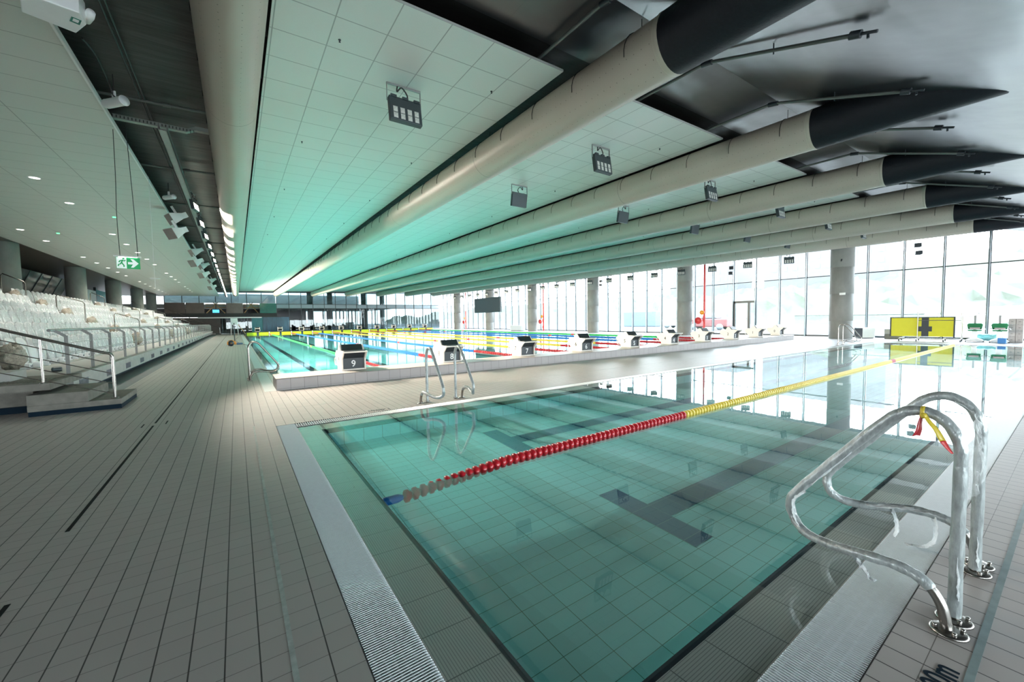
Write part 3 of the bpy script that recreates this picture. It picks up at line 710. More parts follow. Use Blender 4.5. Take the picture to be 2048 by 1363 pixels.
# ------------------------------------------------------------------ floodlights
def make_flood(lit=False):
    r = empty('floodlight', (0, 0, 0))
    # origin at the ceiling; lens side faces local -y
    tilt = Matrix.Rotation(R(-9), 4, 'X')
    def tb(b):
        b.v = [tuple(tilt @ Vector(p) + Vector((0, 0, -.17))) for p in b.v]; return b
    body = tb(MB().box(-.25, .25, -.045, .045, -.40, -.03)).build('housing', M['lampg'], r, bevel=.012)
    for sx in (-.18, .0, .18): tb(MB().box(sx - .045, sx + .045, -.06, -.03, -.055, -.015)).build('latch', M['lampg'], body)
    for row in range(2):
        for c in range(4):
            cx = -.165 + .11 * c; cz = -.235 - .095 * row
            b = MB()
            b.add([(cx - .034, -.0465, cz - .040), (cx + .034, -.0465, cz - .040), (cx + .034, -.0465, cz + .040), (cx - .034, -.0465, cz + .040), (cx, -.056, cz + .008)], [(0, 1, 4), (1, 2, 4), (2, 3, 4), (3, 0, 4)])
            b.box(cx - .036, cx + .036, -.047, -.0455, cz - .042, cz - .040); b.box(cx - .036, cx + .036, -.047, -.0455, cz + .040, cz + .042)
            for i in range(5): pass
            tb(b).build('lens', M['led'] if lit else M['lens'], body)
    br = MB()
    for sx in (-1, 1): br.box(sx * .262 - .004, sx * .262 + .004, -.014, .014, -.26, -.012)
    br.box(-.266, .266, -.014, .014, -.018, .012); br.build('bracket', M['alu'], r)
    MB().tube(smooth_path([(-.1, 0, -.01), (-.11, -.01, -.1), (-.04, -.02, -.03), (.05, -.01, -.12), (.03, 0, -.19)], 5), .011, 8).build('cable_loop', M['hoses'], r)
    return r
fl = make_flood(); fl_lit = make_flood(True)
for k in range(6):
    x = 2.27 + 4.35 * k
    o = copy_tree(fl); y = 6.1; o.location = (x, y, 4.95 + Lf(x, y) - .008); o.rotation_euler = (0, 0, 0)
    tag(o, 'grey floodlight showing its lenses over near pool, %s from the left' % ORD[k], 'floodlight', 'floodlights over the near pool')
for k in range(1, 6):
    x = 2.27 + 4.35 * k
    o = copy_tree(fl); y = 9.1; o.location = (x, y, 4.95 + Lf(x, y) - .01); o.rotation_euler = (0, 0, math.pi)
    tag(o, 'grey floodlight seen from its blank back, %s from the left' % ORD[k - 1], 'floodlight', 'floodlights with their backs to the near pool')
for k in range(20):
    y = 10.06 + 2.273 * k
    o = copy_tree(fl); o.location = (26.66, y, 4.86 + .004 * y); o.rotation_euler = (0, 0, R(-90 if False else -75)); o.rotation_euler = (0, 0, R(-62))
    tag(o, 'small floodlight hanging before the window wall, %s from the right' % ORD[k], 'floodlight', 'floodlights along the window wall')
S('trim_3', MB().tube([(26.66, 9, 4.92), (26.66, 60, 5.124)], .028, 6), M['dgrey'])

# left lamp beam with lit floodlights
bx = -.9
r = empty('lamp_beam', (bx, 9.2, 4.7), 0, label='long steel lamp beam hung between left ceiling and first duct', cat='beam')
MB().box(-.06, .06, 0, 51, 0, .012).build('bottom_plate', M['alu'], r)
MB().box(-.06, -.052, 0, 51, 0, .12).build('side_plate', M['alu'], r); MB().box(.052, .06, 0, 51, 0, .12).build('side_plate', M['alu'], r)
b = MB()
for i in range(18): b.box(-.01, .01, .8 + i * 2.8, .84 + i * 2.8, .05, zroof(bx, 10) - 4.7 - .01)
b.build('hangers', M['dgrey'], r)
spots = []
for k in range(20):
    y = 14.0 + 2.25 * k
    o = copy_tree(fl_lit); o.location = (bx + .07, y, 4.93); o.rotation_euler = (0, 0, R(78)); o.scale = (.85, .85, .85)
    tag(o, 'lit floodlight on the left lamp beam, %s from the near end' % ORD[k], 'floodlight', 'lit floodlights along the left beam')
    spots.append((bx + .25, y, 4.66))
for t_ in (fl, fl_lit):
    for c in list(t_.children):
        for d in list(c.children): bpy.data.objects.remove(d)
        bpy.data.objects.remove(c)
    bpy.data.objects.remove(t_)

# cable tray, pipes and rails in the dark gap
r = empty('cable_tray', (-1.6, 9.75, 4.97), 0, label='perforated metal cable tray crossing the dark gap above beam end', cat='cable tray')
MB().box(0, 1.0, -.05, .05, -.03, -.026).build('tray_floor', M['tray'], r)
o = MB().box(0, 1.0, -.052, -.048, -.035, .035).build('tray_side', M['tray'], r); o = MB().box(0, 1.0, .048, .052, -.035, .035).build('tray_side', M['tray'], r)
MB().obox((1.06, -.0, .03), (.075, 0, .035), (0, .05, 0), (0, 0, .03)).build('tray_bend', M['tray'], r)
MB().box(1.12, 1.40, -.052, -.048, .03, .10).build('tray_side', M['tray'], r); MB().box(1.12, 1.4, -.05, .05, .03, .034).build('tray_floor', M['tray'], r)
for i in range(14):
    y = 9.0 + 3.45 * i
    q = MB().tube([(-1.75, y, 5.02), (-.1, y - .15, 5.02)], .024, 8); q.tube([(-.85, y - .08, 5.02), (-.75, y - .09, 5.02)], .036, 8)
    tag(q.build('sprinkler_pipe', M['pipe']), 'grey pipe crossing the dark gap, %s from the near end' % ORD[i], 'pipe', 'pipes crossing the dark ceiling gap')
q = MB().tube([(-1.12, 3.4, 5.03), (-1.12, 60, 5.03)], .012, 6); q.tube([(-1.07, 3.4, 5.03), (-1.07, 60, 5.03)], .012, 6)
tag(q.build('conduit', M['hoses']), 'pair of thin dark conduits running along the ceiling gap', 'conduit')
tag(MB().tube(smooth_path([(-1.45, 7.4, 5.0), (-1.4, 7.7, 4.99), (-1.36, 8.1, 4.85), (-1.33, 8.2, 4.72), (-1.3, 8.15, 4.66)], 6), .012, 6).build('black_cable', M['hoses']), 'black cable looping down to the nearest tube speaker', 'cable')

# speakers
def tube_speaker(loc, rz, label, s_=1.0):
    r = empty('tube_speaker', loc, rz, label=label, cat='speaker')
    r.scale = (s_,) * 3
    MB().lathe([(.0, -.20), (.055, -.19), (.066, -.16), (.066, .17), (.074, .20), (.070, .21), (.0, .205)], (0, 0, 0), 20, axis='x').build('housing', M['white'], r)
    MB().lathe([(.0, .211), (.066, .212), (.066, .214), (.0, .216)], (0, 0, 0), 20, axis='x').build('grille', M['grate_b'], r)
    MB().box(-.03, .03, -.012, .012, .05, .17).build('bracket', M['white'], r, bevel=.006)
    MB().tube([(0, 0, .17), (0, 0, .42)], .008, 6).build('hanging_rod', M['hoses'], r)
tube_speaker((-1.32, 8.2, 4.60), R(-48), 'large white tube speaker hanging above the green exit sign', .95)
tube_speaker((-1.28, 13.55, 4.62), R(-48), 'smaller white tube speaker hanging beside the lamp beam', .85)
def horn(loc, rz, label, s_=1.0, sticker=False):
    r = empty('horn_speaker', loc, rz, label=label, cat='speaker', group='horn speakers along the left beam'); r.rotation_euler = (R(28), 0, rz); r.scale = (s_,) * 3
    W, w2, H, h2 = .25, .10, .17, .08
    v = [(-W, -.22, -H), (W, -.22, -H), (W, -.22, H), (-W, -.22, H), (-w2, .14, -h2), (w2, .14, -h2), (w2, .14, h2), (-w2, .14, h2), (-w2, .26, -h2), (w2, .26, -h2), (w2, .26, h2), (-w2, .26, h2)]
    MB().add(v, [(0, 1, 5, 4), (1, 2, 6, 5), (2, 3, 7, 6), (3, 0, 4, 7), (4, 5, 9, 8), (5, 6, 10, 9), (6, 7, 11, 10), (7, 4, 8, 11), (8, 9, 10, 11), (3, 2, 1, 0)]).build('horn', M['white'], r, bevel=.006)
    MB().add([(-W * .94, -.224, -H * .92), (W * .94, -.224, -H * .92), (W * .94, -.224, H * .92), (-W * .94, -.224, H * .92)], [(0, 1, 2, 3)]).build('mouth_grille', M['card'], r)
    MB().box(-.012, .012, .0, .06, .05, .34).build('bracket', M['white'], r)
    if sticker: MB().box(.06, .10, .05, .15, -.118, -.112).build('sticker', M['lead'], r)
for i, (y, z) in enumerate(((15.5, 4.53), (15.3, 4.07), (22.4, 4.55), (22.3, 4.08), (27.5, 4.55), (27.4, 4.06), (36.5, 4.55), (36.4, 4.05))):
    horn((-1.3, y, z), R(-70 + 12 * (i % 2)), 'white horn speaker on the left beam, %s counted from the near end' % ORD[i], .95)
r = empty('speaker_box', (-1.36, 5.86, 4.50), R(20), label='large white speaker box at the upper left corner', cat='speaker')
MB().prism([(-.20, -.16), (.17, -.22), (.24, -.05), (.2, .2), (-.16, .2)], 'z', -.10, .12).build('housing', M['white'], r, bevel=.008)
MB().lathe([(0, -.08), (.035, -.08), (.04, 0), (.03, .12), (0, .12)], (.27, -.02, .02), 16, axis='y').build('rear_knob', M['white'], r)
MB().box(.13, .2, -.10, .0, -.103, -.1005).build('sticker', M['lead'], r); MB().box(.145, .185, -.085, -.03, -.1045, -.103).build('sticker', M['white'], r)
MB().tube([(0, 0, .12), (0, 0, .6)], .01, 6).build('hanging_rod', M['hoses'], r)
# window-side speakers
for i, (y, z) in enumerate(((13.7, 4.55), (13.75, 4.20), (25.3, 4.68), (25.35, 4.34), (4.85, 4.63), (4.8, 4.26))):
    r = empty('hanging_speaker', (27.4, y, z), R(20), label='dark speaker hung before the windows, %s' % (('upper of pair near the door', 'lower of pair near the door', 'upper of the distant pair', 'lower of the distant pair', 'upper box of nearest pair', 'lower rounded one of nearest pair')[i]), cat='speaker', group='dark speakers before the windows')
    MB().box(-.13, .13, -.13, .13, -.10, .10).build('housing', M['dgrey'], r, bevel=.04 if i % 2 else .01)
    if i % 2: MB().tube([(0, 0, .09), (0, 0, .25)], .01, 6).build('hanging_rod', M['dgrey'], r)
    if i % 2 == 0: MB().tube([(0, 0, .09), (0, 0, .8)], .01, 6).build('hanging_rod', M['dgrey'], r)

# exit sign
r = empty('exit_sign', (-1.53, 9.75, 2.455), R(4), label='hanging green emergency exit sign with running man and arrow', cat='exit sign')
MB().box(-.155, .155, -.006, .006, -.10, .10).build('panel', M['signg'], r)
MB().box(-.150, -.022, -.008, -.006, -.095, .095).build('white_field', M['signw'], r)
ar = MB().add([(-.005, 0, .02), (.06, 0, .02), (.03, 0, .075), (.065, 0, .075), (.135, 0, 0), (.065, 0, -.075), (.03, 0, -.075), (.06, 0, -.02), (-.005, 0, -.02)], [(0, 1, 7, 8), (1, 2, 3, 4), (4, 5, 6, 7), (1, 4, 7)]); ar.v = [(x + .0, -.0075, z) for x, y, z in ar.v]; ar.build('arrow', M['signw'], r)
fg = MB(); fy = -.0095
for p in ([(-.068, .055), (-.085, .01)], [(-.085, .01), (-.072, -.02), (-.055, -.045)], [(-.085, .01), (-.10, -.02), (-.125, -.03), (-.13, -.06)], [(-.075, .045), (-.05, .035), (-.035, .05)], [(-.075, .045), (-.105, .035), (-.12, .01)], [(-.055, -.045), (-.06, -.07)]):
    fg.tube([(x, fy, z) for x, z in p], .009, 6)
fg.lathe([(0, -.003), (.014, -.003), (.014, .003), (0, .003)], (-.06, fy, .076), 12, axis='y')
fg.build('running_man', M['signg'], r)
MB().box(-.185, .175, -.04, .04, .105, .125).build('lamp_housing', M['white'], r, bevel=.004)
MB().box(-.12, .12, -.02, .02, .101, .105).build('lamp_strip', M['down'], r)
for sx, dx in ((-.10, .02), (.13, -.05)):
    MB().tube(smooth_path([(sx, 0, .12), (sx - .01, .02, .8), (sx + dx * .5, .0, 1.5), (sx + dx, 0, 2.45)], 5), .005, 6).build('hanging_cable', M['hoses'], r)
r = empty('pendant_disc', (-1.5, 12.3, 2.42), 0, label='white disc detector with a stem hanging beneath exit sign', cat='detector')
MB().lathe([(0, .012), (.09, .008), (.10, 0), (.09, -.008), (0, -.012)], (0, 0, 0), 20).build('disc', M['white'], r)
MB().tube([(0, 0, 2.3), (0, 0, -.22)], .004, 6).build('stem', M['white'], r)

# downlights of the left ceiling
b = MB(); b.lathe([(.0, -.002), (.085, -.002), (.085, -.006), (.105, -.008), (.108, 0)], (0, 0, 0), 20)
dn = MB().lathe([(.085, -.001), (.09, -.010), (.108, -.008), (.112, 0)], (0, 0, 0), 20).build('downlight', M['white'])
lens = MB().lathe([(.0, -.003), (.086, -.004)], (0, 0, 0), 20).build('lens', M['down'], dn)
first = True; lights = []
for x, ys, nm in ((-3.64, [13.8 + 2.32 * i for i in range(18) if i not in (2, 8, 13)], 'inner'), (-6.05, [21.3 + 2.32 * i for i in range(17) if i not in (2, 8)], 'outer')):
    for i, y in enumerate(ys):
        if y > 59: continue
        o = dn if first else copy_tree(dn); first = False
        o.location = (x, y, 4.75); lights.append((x, y))
        tag(o, 'round recessed downlight in the left ceiling, %s row, %s away from camera' % (nm, ORD[i]), 'downlight', 'round downlights in the left ceiling')
for i, (x, y) in enumerate(((-3.0, 17.5), (-5.2, 21.5))):
    tag(MB().lathe([(0, -.02), (.04, -.016), (.045, 0)], (x, y, 4.75), 12).build('detector', M['ledg']), 'small ceiling detector with a green light, %s of two' % ('nearer', 'farther')[i], 'detector')

# ------------------------------------------------------------------ window walls
WX = 29.5
ys = [-6.1 + 1.475 * k for k in range(49)]
ztop = lambda y: zroof(WX, y) - .02
nwin = 1
for k in range(len(ys) - 1):
    y0, y1 = ys[k], ys[k + 1]; tr = 3.66
    z1 = min(ztop(y0), ztop(y1))
    zt = lambda y: ztop(y) + .01
    r = empty('window_%d' % nwin, (WX, y0, 0), kind='structure'); nwin += 1
    door = 12.6 < (y0 + y1) / 2 < 14.1 + .3
    g0 = 0.0
    MB().box(-.008, .008, .03, y1 - y0 - .03, .10 if not door else 2.35, min(tr, zt(y0)) - .03).build('glass', M['glass'], r)
    if zt(y1) > tr + .2: MB().add([(.0, .03, tr + .03), (.0, y1 - y0 - .03, tr + .03), (.0, y1 - y0 - .03, zt(y1)), (.0, .03, zt(y0))], [(0, 1, 2, 3)]).build('glass', M['glass'], r)
    b = MB(); b.box(-.04, .04, -.05, .05, 0, zt(y0)); b.build('mullion', M['frame'], r)
    b = MB(); b.box(-.18, -.04, -.022, .022, 0, zt(y0)); b.build('fin', M['fin'], r)
    MB().box(-.03, .03, .035, y1 - y0 - .035, tr - .025, tr + .025).build('transom', M['frame'], r)
    MB().box(-.04, .04, .035, y1 - y0 - .035, .0, .10).build('sill', M['frame'], r)
r = empty('door_1', (WX, 13.05, 0), kind='structure')
b = MB(); b.box(-.08, .06, -.035, .07, 0, 2.36); b.box(-.08, .06, 1.37, 1.44, 0, 2.36); b.box(-.08, .06, -.03, 1.44, 2.24, 2.38); b.box(-.07, .05, .38, .52, 0, 2.26); b.box(-.05, .05, .07, 1.4, 0, .12)
b.build('door_frame', M['frame'], r); MB().box(-.005, .005, .08, 1.36, .1, 2.24).build('glass', M['glass'], r); MB().tube([(-.1, .56, .95), (-.1, .56, 1.25)], .014, 8).build('door_handle', M['steel'], r)
# far curtain wall
FXs = [4.75 + 1.545 * k for k in range(17)]
for k in range(16):
    x0, x1 = FXs[k], FXs[k + 1]; zt = zroof(x0, 65) - .02
    r = empty('window_%d' % nwin, (x0, 65, 0), kind='structure'); nwin += 1
    MB().box(.03, x1 - x0 - .03, -.006, .006, .10, 3.38).build('glass', M['glassd'], r); MB().box(.03, x1 - x0 - .03, -.006, .006, 4.05, zt).build('glass', M['glassd'], r)
    MB().box(-.035, .035, -.10, .03, 0, zt).build('mullion', M['frame'], r); MB().box(.035, x1 - x0 - .035, -.05, .03, 3.38, 3.46).build('transom', M['frame'], r)
    MB().box(.035, x1 - x0 - .035, -.05, .03, 3.97, 4.05).build('transom', M['frame'], r)
    MB().box(.03, x1 - x0 - .03, -.01, .02, 3.46, 3.97).build('spandrel', M['fin'], r); MB().box(.03, x1 - x0 - .03, -.04, .03, 0, .1).build('sill', M['frame'], r)
# hall beyond the far glass
S('floor_beyond', MB().box(-16, 34, 66.6, 90, -.1, -.02), M['conc_l'])
S('ceiling_beyond', MB().box(-16, 22, 66.2, 84, 3.45, 3.95), M['conc_l'])
S('ceiling_beyond_upper', MB().box(-16, 24, 66.2, 84, 7, 7.3), M['conc_l'])
for i, x in enumerate((9.7, 17.9, 13.5, 22.5)):
    tag(MB().lathe([(.42, 0), (.42, 7)], (x, 70 + (i > 1) * 5, 0), 24).build('column', M['colc']), 'round concrete column beyond the far glass, %s from the left' % ORD[(0, 2, 1, 3)[i]], 'column')
S('wall_beyond', MB().box(-3, 10.0, 77, 77.2, 0, 3.45), M['brown'])
S('wall_beyond_upper', MB().box(-16, 21, 86, 86.2, 3.9, 6.6), M['conc_l'])
S('wall_beyond_lower', MB().box(10, 19, 82, 82.2, 0, 1.3), M['conc_l'])
for i in range(14):
    x = 11.2 + i * .62
    b = MB(); b.tube([(x, 68 + .3 * (i % 3), -.018), (x + .03, 68 + .3 * (i % 3), 3.2), (x + .1, 68, 3.45)], [.09, .10, .03], 8)
    tag(b.build('wrapped_cable_drop', M['curt']), 'pale wrapped strip hanging behind the far glass', 'hanging strip', 'pale strips hanging behind the far glass')
# far left corner: gallery over a glazed entrance
S('wall_gallery_beam', MB().box(-16, 4.75, 64.7, 65.3, 2.22, 2.75), M['darkb'])
S('trim_4', MB().box(-4.0, 2.9, 64.4, 64.7, 2.10, 2.24), M['steel_d'])
for i, (x0, x1, mm, lb) in enumerate(((-7.2, -5.2, 'brownp', 'bronze gallery panel at far left above the stands'), (-5.15, -3.3, 'brownp', 'bronze gallery panel left of the timber cross'), (-1.0, .85, 'brownp', 'bronze gallery panel between the two timber crosses'), (2.75, 4.7, 'lead', 'green glass gallery panel left of the far window wall'))):
    tag(MB().box(x0, x1, 64.75, 64.8, 2.76, 4.10).build('gallery_panel', M[mm]), lb, 'panel')
for i, (x0, x1) in enumerate(((-3.25, -1.05), (.9, 2.7))):
    r = empty('timber_brace', (x0, 66.2, 2.75), 0, label='timber cross brace behind the gallery opening, %s one' % ('left', 'right')[i], cat='brace')
    W = x1 - x0
    MB().box(0, W, -.05, .05, .75, .87).build('rail', M['timber'], r); MB().box(0, W, -.05, .05, 1.15, 1.27).build('rail', M['timber'], r)
    for a, c in (((.1, .05), (W * .62, 1.5)), ((W - .1, .05), (W * .38, 1.5))):
        MB().tube([(a[0], 0, a[1]), (c[0], 0, c[1])], .06, 4).build('diagonal', M['timber'], r)
S('wall_gallery_back', MB().box(-16, 4.75, 69, 69.2, 2.75, 3.9), M['darkb'])
tag(MB().box(-2.45, -1.75, 64.55, 64.6, 2.82, 3.22).build('blue_screen', mat('screen_blue', (.05, .3, .6), .3, emit=(.1, .5, .9), es=.9)), 'small glowing blue screen below the left timber cross', 'screen')
for k in range(7):
    x0 = -7.2 + 1.7 * k; r = empty('window_%d' % nwin, (x0, 65.1, 0), kind='structure'); nwin += 1
    MB().box(.04, 1.66, -.006, .006, 4.12, zroof(x0, 65) - .02).build('glass', M['glassd'], r); MB().box(-.04, .04, -.05, .05, 2.75, zroof(x0, 65)).build('mullion', M['frame'], r)
    MB().box(.04, 1.66, -.006, .006, .08, 2.2).build('glass', M['glassd'], r); MB().box(-.04, .04, -.05, .05, 0, 2.2).build('mullion', M['frame'], r)
S('wall_panel_teal', MB().box(1.75, 3.05, 64.85, 64.95, 0, 2.2), M['tealp']); S('wall_panel_blue', MB().box(3.05, 6.2, 64.7, 64.8, 0, 2.2), M['bluep'])
S('wall_entrance_dark', MB().box(-7.2, -1.7, 64.6, 64.7, 0, 2.2), M['brown'])
for i in range(9):
    x = -1.5 + .35 * i
    tag(MB().tube([(x, 67 + .2 * (i % 2), .0), (x + .02, 67, 2.4)], .10, 8).build('hanging_strip', M['curt']), 'pale strip behind the entrance glass', 'hanging strip', 'pale strips behind the entrance glass')

# ------------------------------------------------------------------ columns
def column(x, y, rad, h, label, joints=(.98, 2.45, 3.9)):
    r = empty('concrete_column', (x, y, 0), 0, label=label, cat='column')
    prof = [(rad, 0)]
    for j in joints: prof += [(rad, j - .008), (rad - .006, j - .004), (rad - .006, j + .004), (rad, j + .008)]
    prof += [(rad, h)]
    MB().lathe(prof, (0, 0, 0), 40).build('shaft', M['colc'], r); return r
cols = [7.8, 16.95, 26.1, 35.3, 44.4, 53.6]
for i, y in enumerate(cols):
    r = column(27.55 if i == 0 else 27.2, y, .52, zroof(27, y) - .0, 'concrete column along the window wall, %s from the right' % ORD[i])
    if i == 0:
        MB().tube([(-.50, -.18, 2.45), (-.62, -.2, 2.45)], .03, 8).build('fitting', M['white'], r); MB().box(-.62, -.58, -.33, -.08, 2.38, 2.5).build('fitting', M['white'], r)
        MB().tube([(-.5, -.1, 4.3), (-.62, -.12, 4.2)], .03, 8).build('fitting', M['dgrey'], r)
for i, y in enumerate([16.95] + cols[2:] + [61.5]):
    column(-7.95, y, .46, 4.95, 'concrete column behind the stands, %s from the near end' % ORD[i], ())

# red standpipes with hose reels
for i, (x, y) in enumerate(((27.75, 15.75), (27.9, 34.2), (27.9, 52.3))):
    r = empty('standpipe', (x, y, 0), 0, label=('red fire standpipe with reel left of the door column', 'red fire standpipe with reel near the middle of the window wall', 'red fire standpipe with reel near the far corner')[i], cat='standpipe', group='red standpipes along the windows')
    MB().tube([(0, 0, .0), (0, 0, zroof(x, y) - .03)], .07, 12).build('pipe', M['redp'], r)
    MB().lathe([(0, -.06), (.24, -.05), (.25, 0), (.24, .05), (0, .06)], (-.22, .33, 1.05), 24, axis='x').build('reel', M['redp'], r)
    MB().lathe([(0, -.04), (.16, -.03), (.16, .03), (0, .04)], (-.2, .06, 1.62), 20, axis='x').build('alarm_disc', M['orange'], r)
    MB().tube(smooth_path([(0, 0, 1.5), (-.08, .05, 1.1), (.03, 0, .8), (-.08, .06, .45), (0, .0, .2)], 5), .04, 8).build('hose', M['redp'], r)
# scoreboard
r = empty('scoreboard', (26.3, 43.45, 3.2), R(0), label='large dark blank scoreboard hanging before the window wall', cat='scoreboard')
MB().box(-.12, .12, -3.15, 3.15, -.93, .93).build('screen', M['screen'], r, bevel=.02)
for s_ in (-2.4, 2.4): MB().tube([(0, s_, .9), (0, s_, 1.8)], .02, 6).build('hanging_rod', M['frame'], r)
b = empty('floor_cabinet', (27.0, 37.9, 0), 0, label='pale grey equipment cabinet standing below the scoreboard', cat='cabinet')
MB().box(-.3, .3, -1.1, 1.1, 0.04, .62).build('body', mat('cabinet_grey', (.45, .5, .55), .4), b, bevel=.02); MB().box(-.25, .25, -1, 1, 0, .04).build('plinth', M['dgrey'], b)

# ------------------------------------------------------------------ right-hand equipment
r = empty('turn_board_trolley', (0, 0, 0), 0, label='trolley holding a big yellow board with black cross', cat='board trolley')
P0 = Vector((26.98, 5.62, 0)); P1 = Vector((27.1, 3.49, 0)); dv = (P1 - P0).normalized(); nv = Vector((dv.y, -dv.x, 0)) * -1
def on(a, h, d=0): return P0 + dv * a + Vector((0, 0, h)) + nv * d
Lb = (P1 - P0).length
def bbox(a0, a1, h0, h1, d0, d1): return ((on((a0 + a1) / 2, (h0 + h1) / 2, (d0 + d1) / 2)), dv * (a1 - a0) / 2, nv * (d1 - d0) / 2, Vector((0, 0, (h1 - h0) / 2)))
brd = MB().obox(*bbox(0, Lb, .22, 1.13, -.02, .02)).build('board', M['boardy'], r)
MB().obox(*bbox(-.03, Lb + .03, 1.11, 1.15, -.03, .03)).build('board_edge', M['dgrey'], brd); MB().obox(*bbox(-.03, .02, .2, 1.13, -.03, .03)).build('board_edge', M['dgrey'], brd); MB().obox(*bbox(Lb - .02, Lb + .03, .2, 1.13, -.03, .03)).build('board_edge', M['dgrey'], brd)
q = MB().obox(*bbox(1.08, 1.32, .22, 1.12, -.028, -.021)); q.obox(*bbox(.98, 1.43, .46, .70, -.0285, -.0215)); q.obox(*bbox(1.08, 1.32, .22, 1.12, .021, .028)); q.obox(*bbox(.98, 1.43, .46, .70, .0215, .0285)); q.build('black_cross', M['dgrey'], brd)
q = MB()
for a in (.95, Lb + .22):
    q.tube([on(a, .12, -.06), on(a, 1.38, -.06)], .016, 8); q.tube([on(a, .12, .5), on(a, 1.2, .5)], .016, 8)
    for h in (1.1, 1.2, 1.3): q.tube([on(a - .03, h, -.06), on(a + .06, h, -.06)], .01, 6)
q.tube([on(.95, .98, -.06), on(Lb + .22, .98, -.06)], .014, 8); q.tube([on(.3, .12, 0), on(Lb + .3, .12, 0)], .02, 8); q.tube([on(.3, .12, -.3), on(Lb + .3, .12, -.3)], .016, 8)
for a in (.35, .95, Lb - .3, Lb + .22): q.tube([on(a, .12, -.35), on(a, .12, .45)], .016, 8); q.tube([on(a, .03, -.33), on(a, .12, -.33)], .014, 6); q.tube([on(a, .03, .4), on(a, .12, .4)], .014, 6)
q.build('trolley_frame', M['steel'], r)
for a in (.35, .95, Lb - .3, Lb + .22):
    for d in (-.33, .4): MB().lathe([(0, -.02), (.045, -.018), (.045, .018), (0, .02)], tuple(on(a, .045, d)), 12, axis='y').build('castor', M['dgrey'], r)
r = empty('bench_seat', (28.55, 5.8, 0), R(0), label='low dark grey foam block left of the yellow board', cat='block')
MB().box(-.25, .25, -.35, .35, 0, .26).build('lower_block', mat('foam_dark', (.12, .13, .14), .6), r, bevel=.02); MB().box(-.25, .25, .0, .35, .26, .52).build('upper_block', mat('foam_light', (.30, .33, .36), .6), r, bevel=.02)
r = empty('white_cabinet', (28.7, 7.05, 0), R(50), label='low white cabinet with black front behind the far ladder', cat='cabinet')
MB().box(-.3, .3, -.32, .32, .03, .58).build('body', M['white'], r, bevel=.015); MB().box(-.29, .29, .322, .335, .06, .56).build('front', M['black'], r); MB().box(-.25, .25, -.28, .28, 0, .03).build('plinth', M['dgrey'], r)
def lift(x, y, lb):
    r = empty('pool_lift_chair', (x, y, 0), R(-84), label=lb, cat='pool lift'); r.scale = (.8, .8, .86)
    # faces local -y
    MB().prism([(-.36, .05), (.36, .05), (.3, .12), (.12, .2), (-.12, .2), (-.3, .12)], 'y', -.32, .36).build('base', M['white'], r, bevel=.03)
    for sx in (-.33, .33):
        for sy in (-.25, .3): MB().lathe([(0, -.02), (.05, -.018), (.05, .018), (0, .02)], (sx, sy, .05), 12, axis='x').build('castor', M['dgrey'], r)
    MB().box(-.10, .10, .0, .2, .18, .62).build('mast', M['white'], r, bevel=.02); MB().box(-.045, .045, .12, .2, .6, 1.38).build('back_post', M['alu'], r, bevel=.01)
    MB().prism([(-.24, .58), (.24, .58), (.28, .64), (-.28, .64)], 'y', -.35, .08).build('seat', M['greens'], r, bevel=.02)
    MB().prism([(-.25, .66), (.25, .66), (.30, .90), (.24, .97), (-.24, .97), (-.30, .90)], 'y', .05, .12).build('backrest', M['greens'], r, bevel=.025)
    MB().box(-.19, .19, -.34, .03, .66, .76).build('lap_bar', M['card'], r, bevel=.02)
    for sx in (-1, 1): MB().tube(smooth_path([(sx * .28, .1, .72), (sx * .36, .0, .70), (sx * .37, -.25, .66)], 4), .02, 8).build('armrest', M['white'], r)
lift(27.4, 2.9, 'green seated pool lift standing just right of yellow board'); lift(27.2, 2.17, 'green seated pool lift nearest the stacked boxes')
for i in range(2):
    for j in range(4):
        x, y = 27.62, 1.86 - .205 * i
        h = .26
        r = empty('cardboard_box', (x, y, h * j), R(-90), label='closed cardboard box in %s column, %s of the stack' % (('left', 'right')[i], ('at the bottom', 'second up', 'third up', 'on top')[j]), cat='box', group='stacked boxes beside the pool lifts')
        MB().box(-.098, .098, -.13, .13, .002, h - .004).build('carton', M['card'], r, bevel=.006); MB().box(-.015, .015, -.131, .131, h - .004, h - .002).build('tape', M['grate_b'], r)
        MB().box(-.03, .03, -.133, -.13, .12, .135).build('handle_slot', M['dgrey'], r)
tag(MB().box(26.5, 26.7, 1.93, 2.16, 0, .23).build('blue_crate', M['blueb'], bevel=.01), 'small blue crate on the floor before the second lift', 'crate')
b = MB(); v = []
for k in range(5): b.lathe([(0, -.2), (.12, -.16), (.17, 0), (.12, .16), (0, .2)], (28.0 + .06 * (k % 2), 2.80 - .12 * k, .19), 10, axis='y')
tag(b.build('plastic_sack', M['tealb']), 'pale turquoise bundle of film lying between the two lifts', 'sack')

# ------------------------------------------------------------------ stands
ZR = [.455 + .36 * i for i in range(6)]; RXs = [-3.7 - .7 * i for i in range(6)]
AIS = [11.85, 24.05, 35.6, 47.1]; YE = [61.0, 60.6, 60.2, 59.7, 59.2, 58.8]
b = MB()
b.box(-3.35, -2.40, 10.6, 61.2, .38, .485)
for i in range(6):
    x1 = RXs[i] + .35; x0 = RXs[i] - .35
    b.box(x0 if i < 5 else -8.6, x1, 10.6, 61.0, ZR[i] - .36 if i else .3, ZR[i])
b.box(-8.6, -3.3, 10.7, 60.8, 0, .42)
S('floor_stands', b, M['conc_l'])
S('floor_landing', MB().box(-6.0, -2.40, 9.05, 10.598, .38, .485), M['conc'])
S('wall_stand_fascia', MB().box(-2.75, -2.44, 10.3, 61.1, .17, .38), M['conc_l'])
S('baseboard_stand', MB().box(-3.2, -2.70, 10.25, 61.1, 0, .17), M['navyline'])
y = 10.6; i = 0
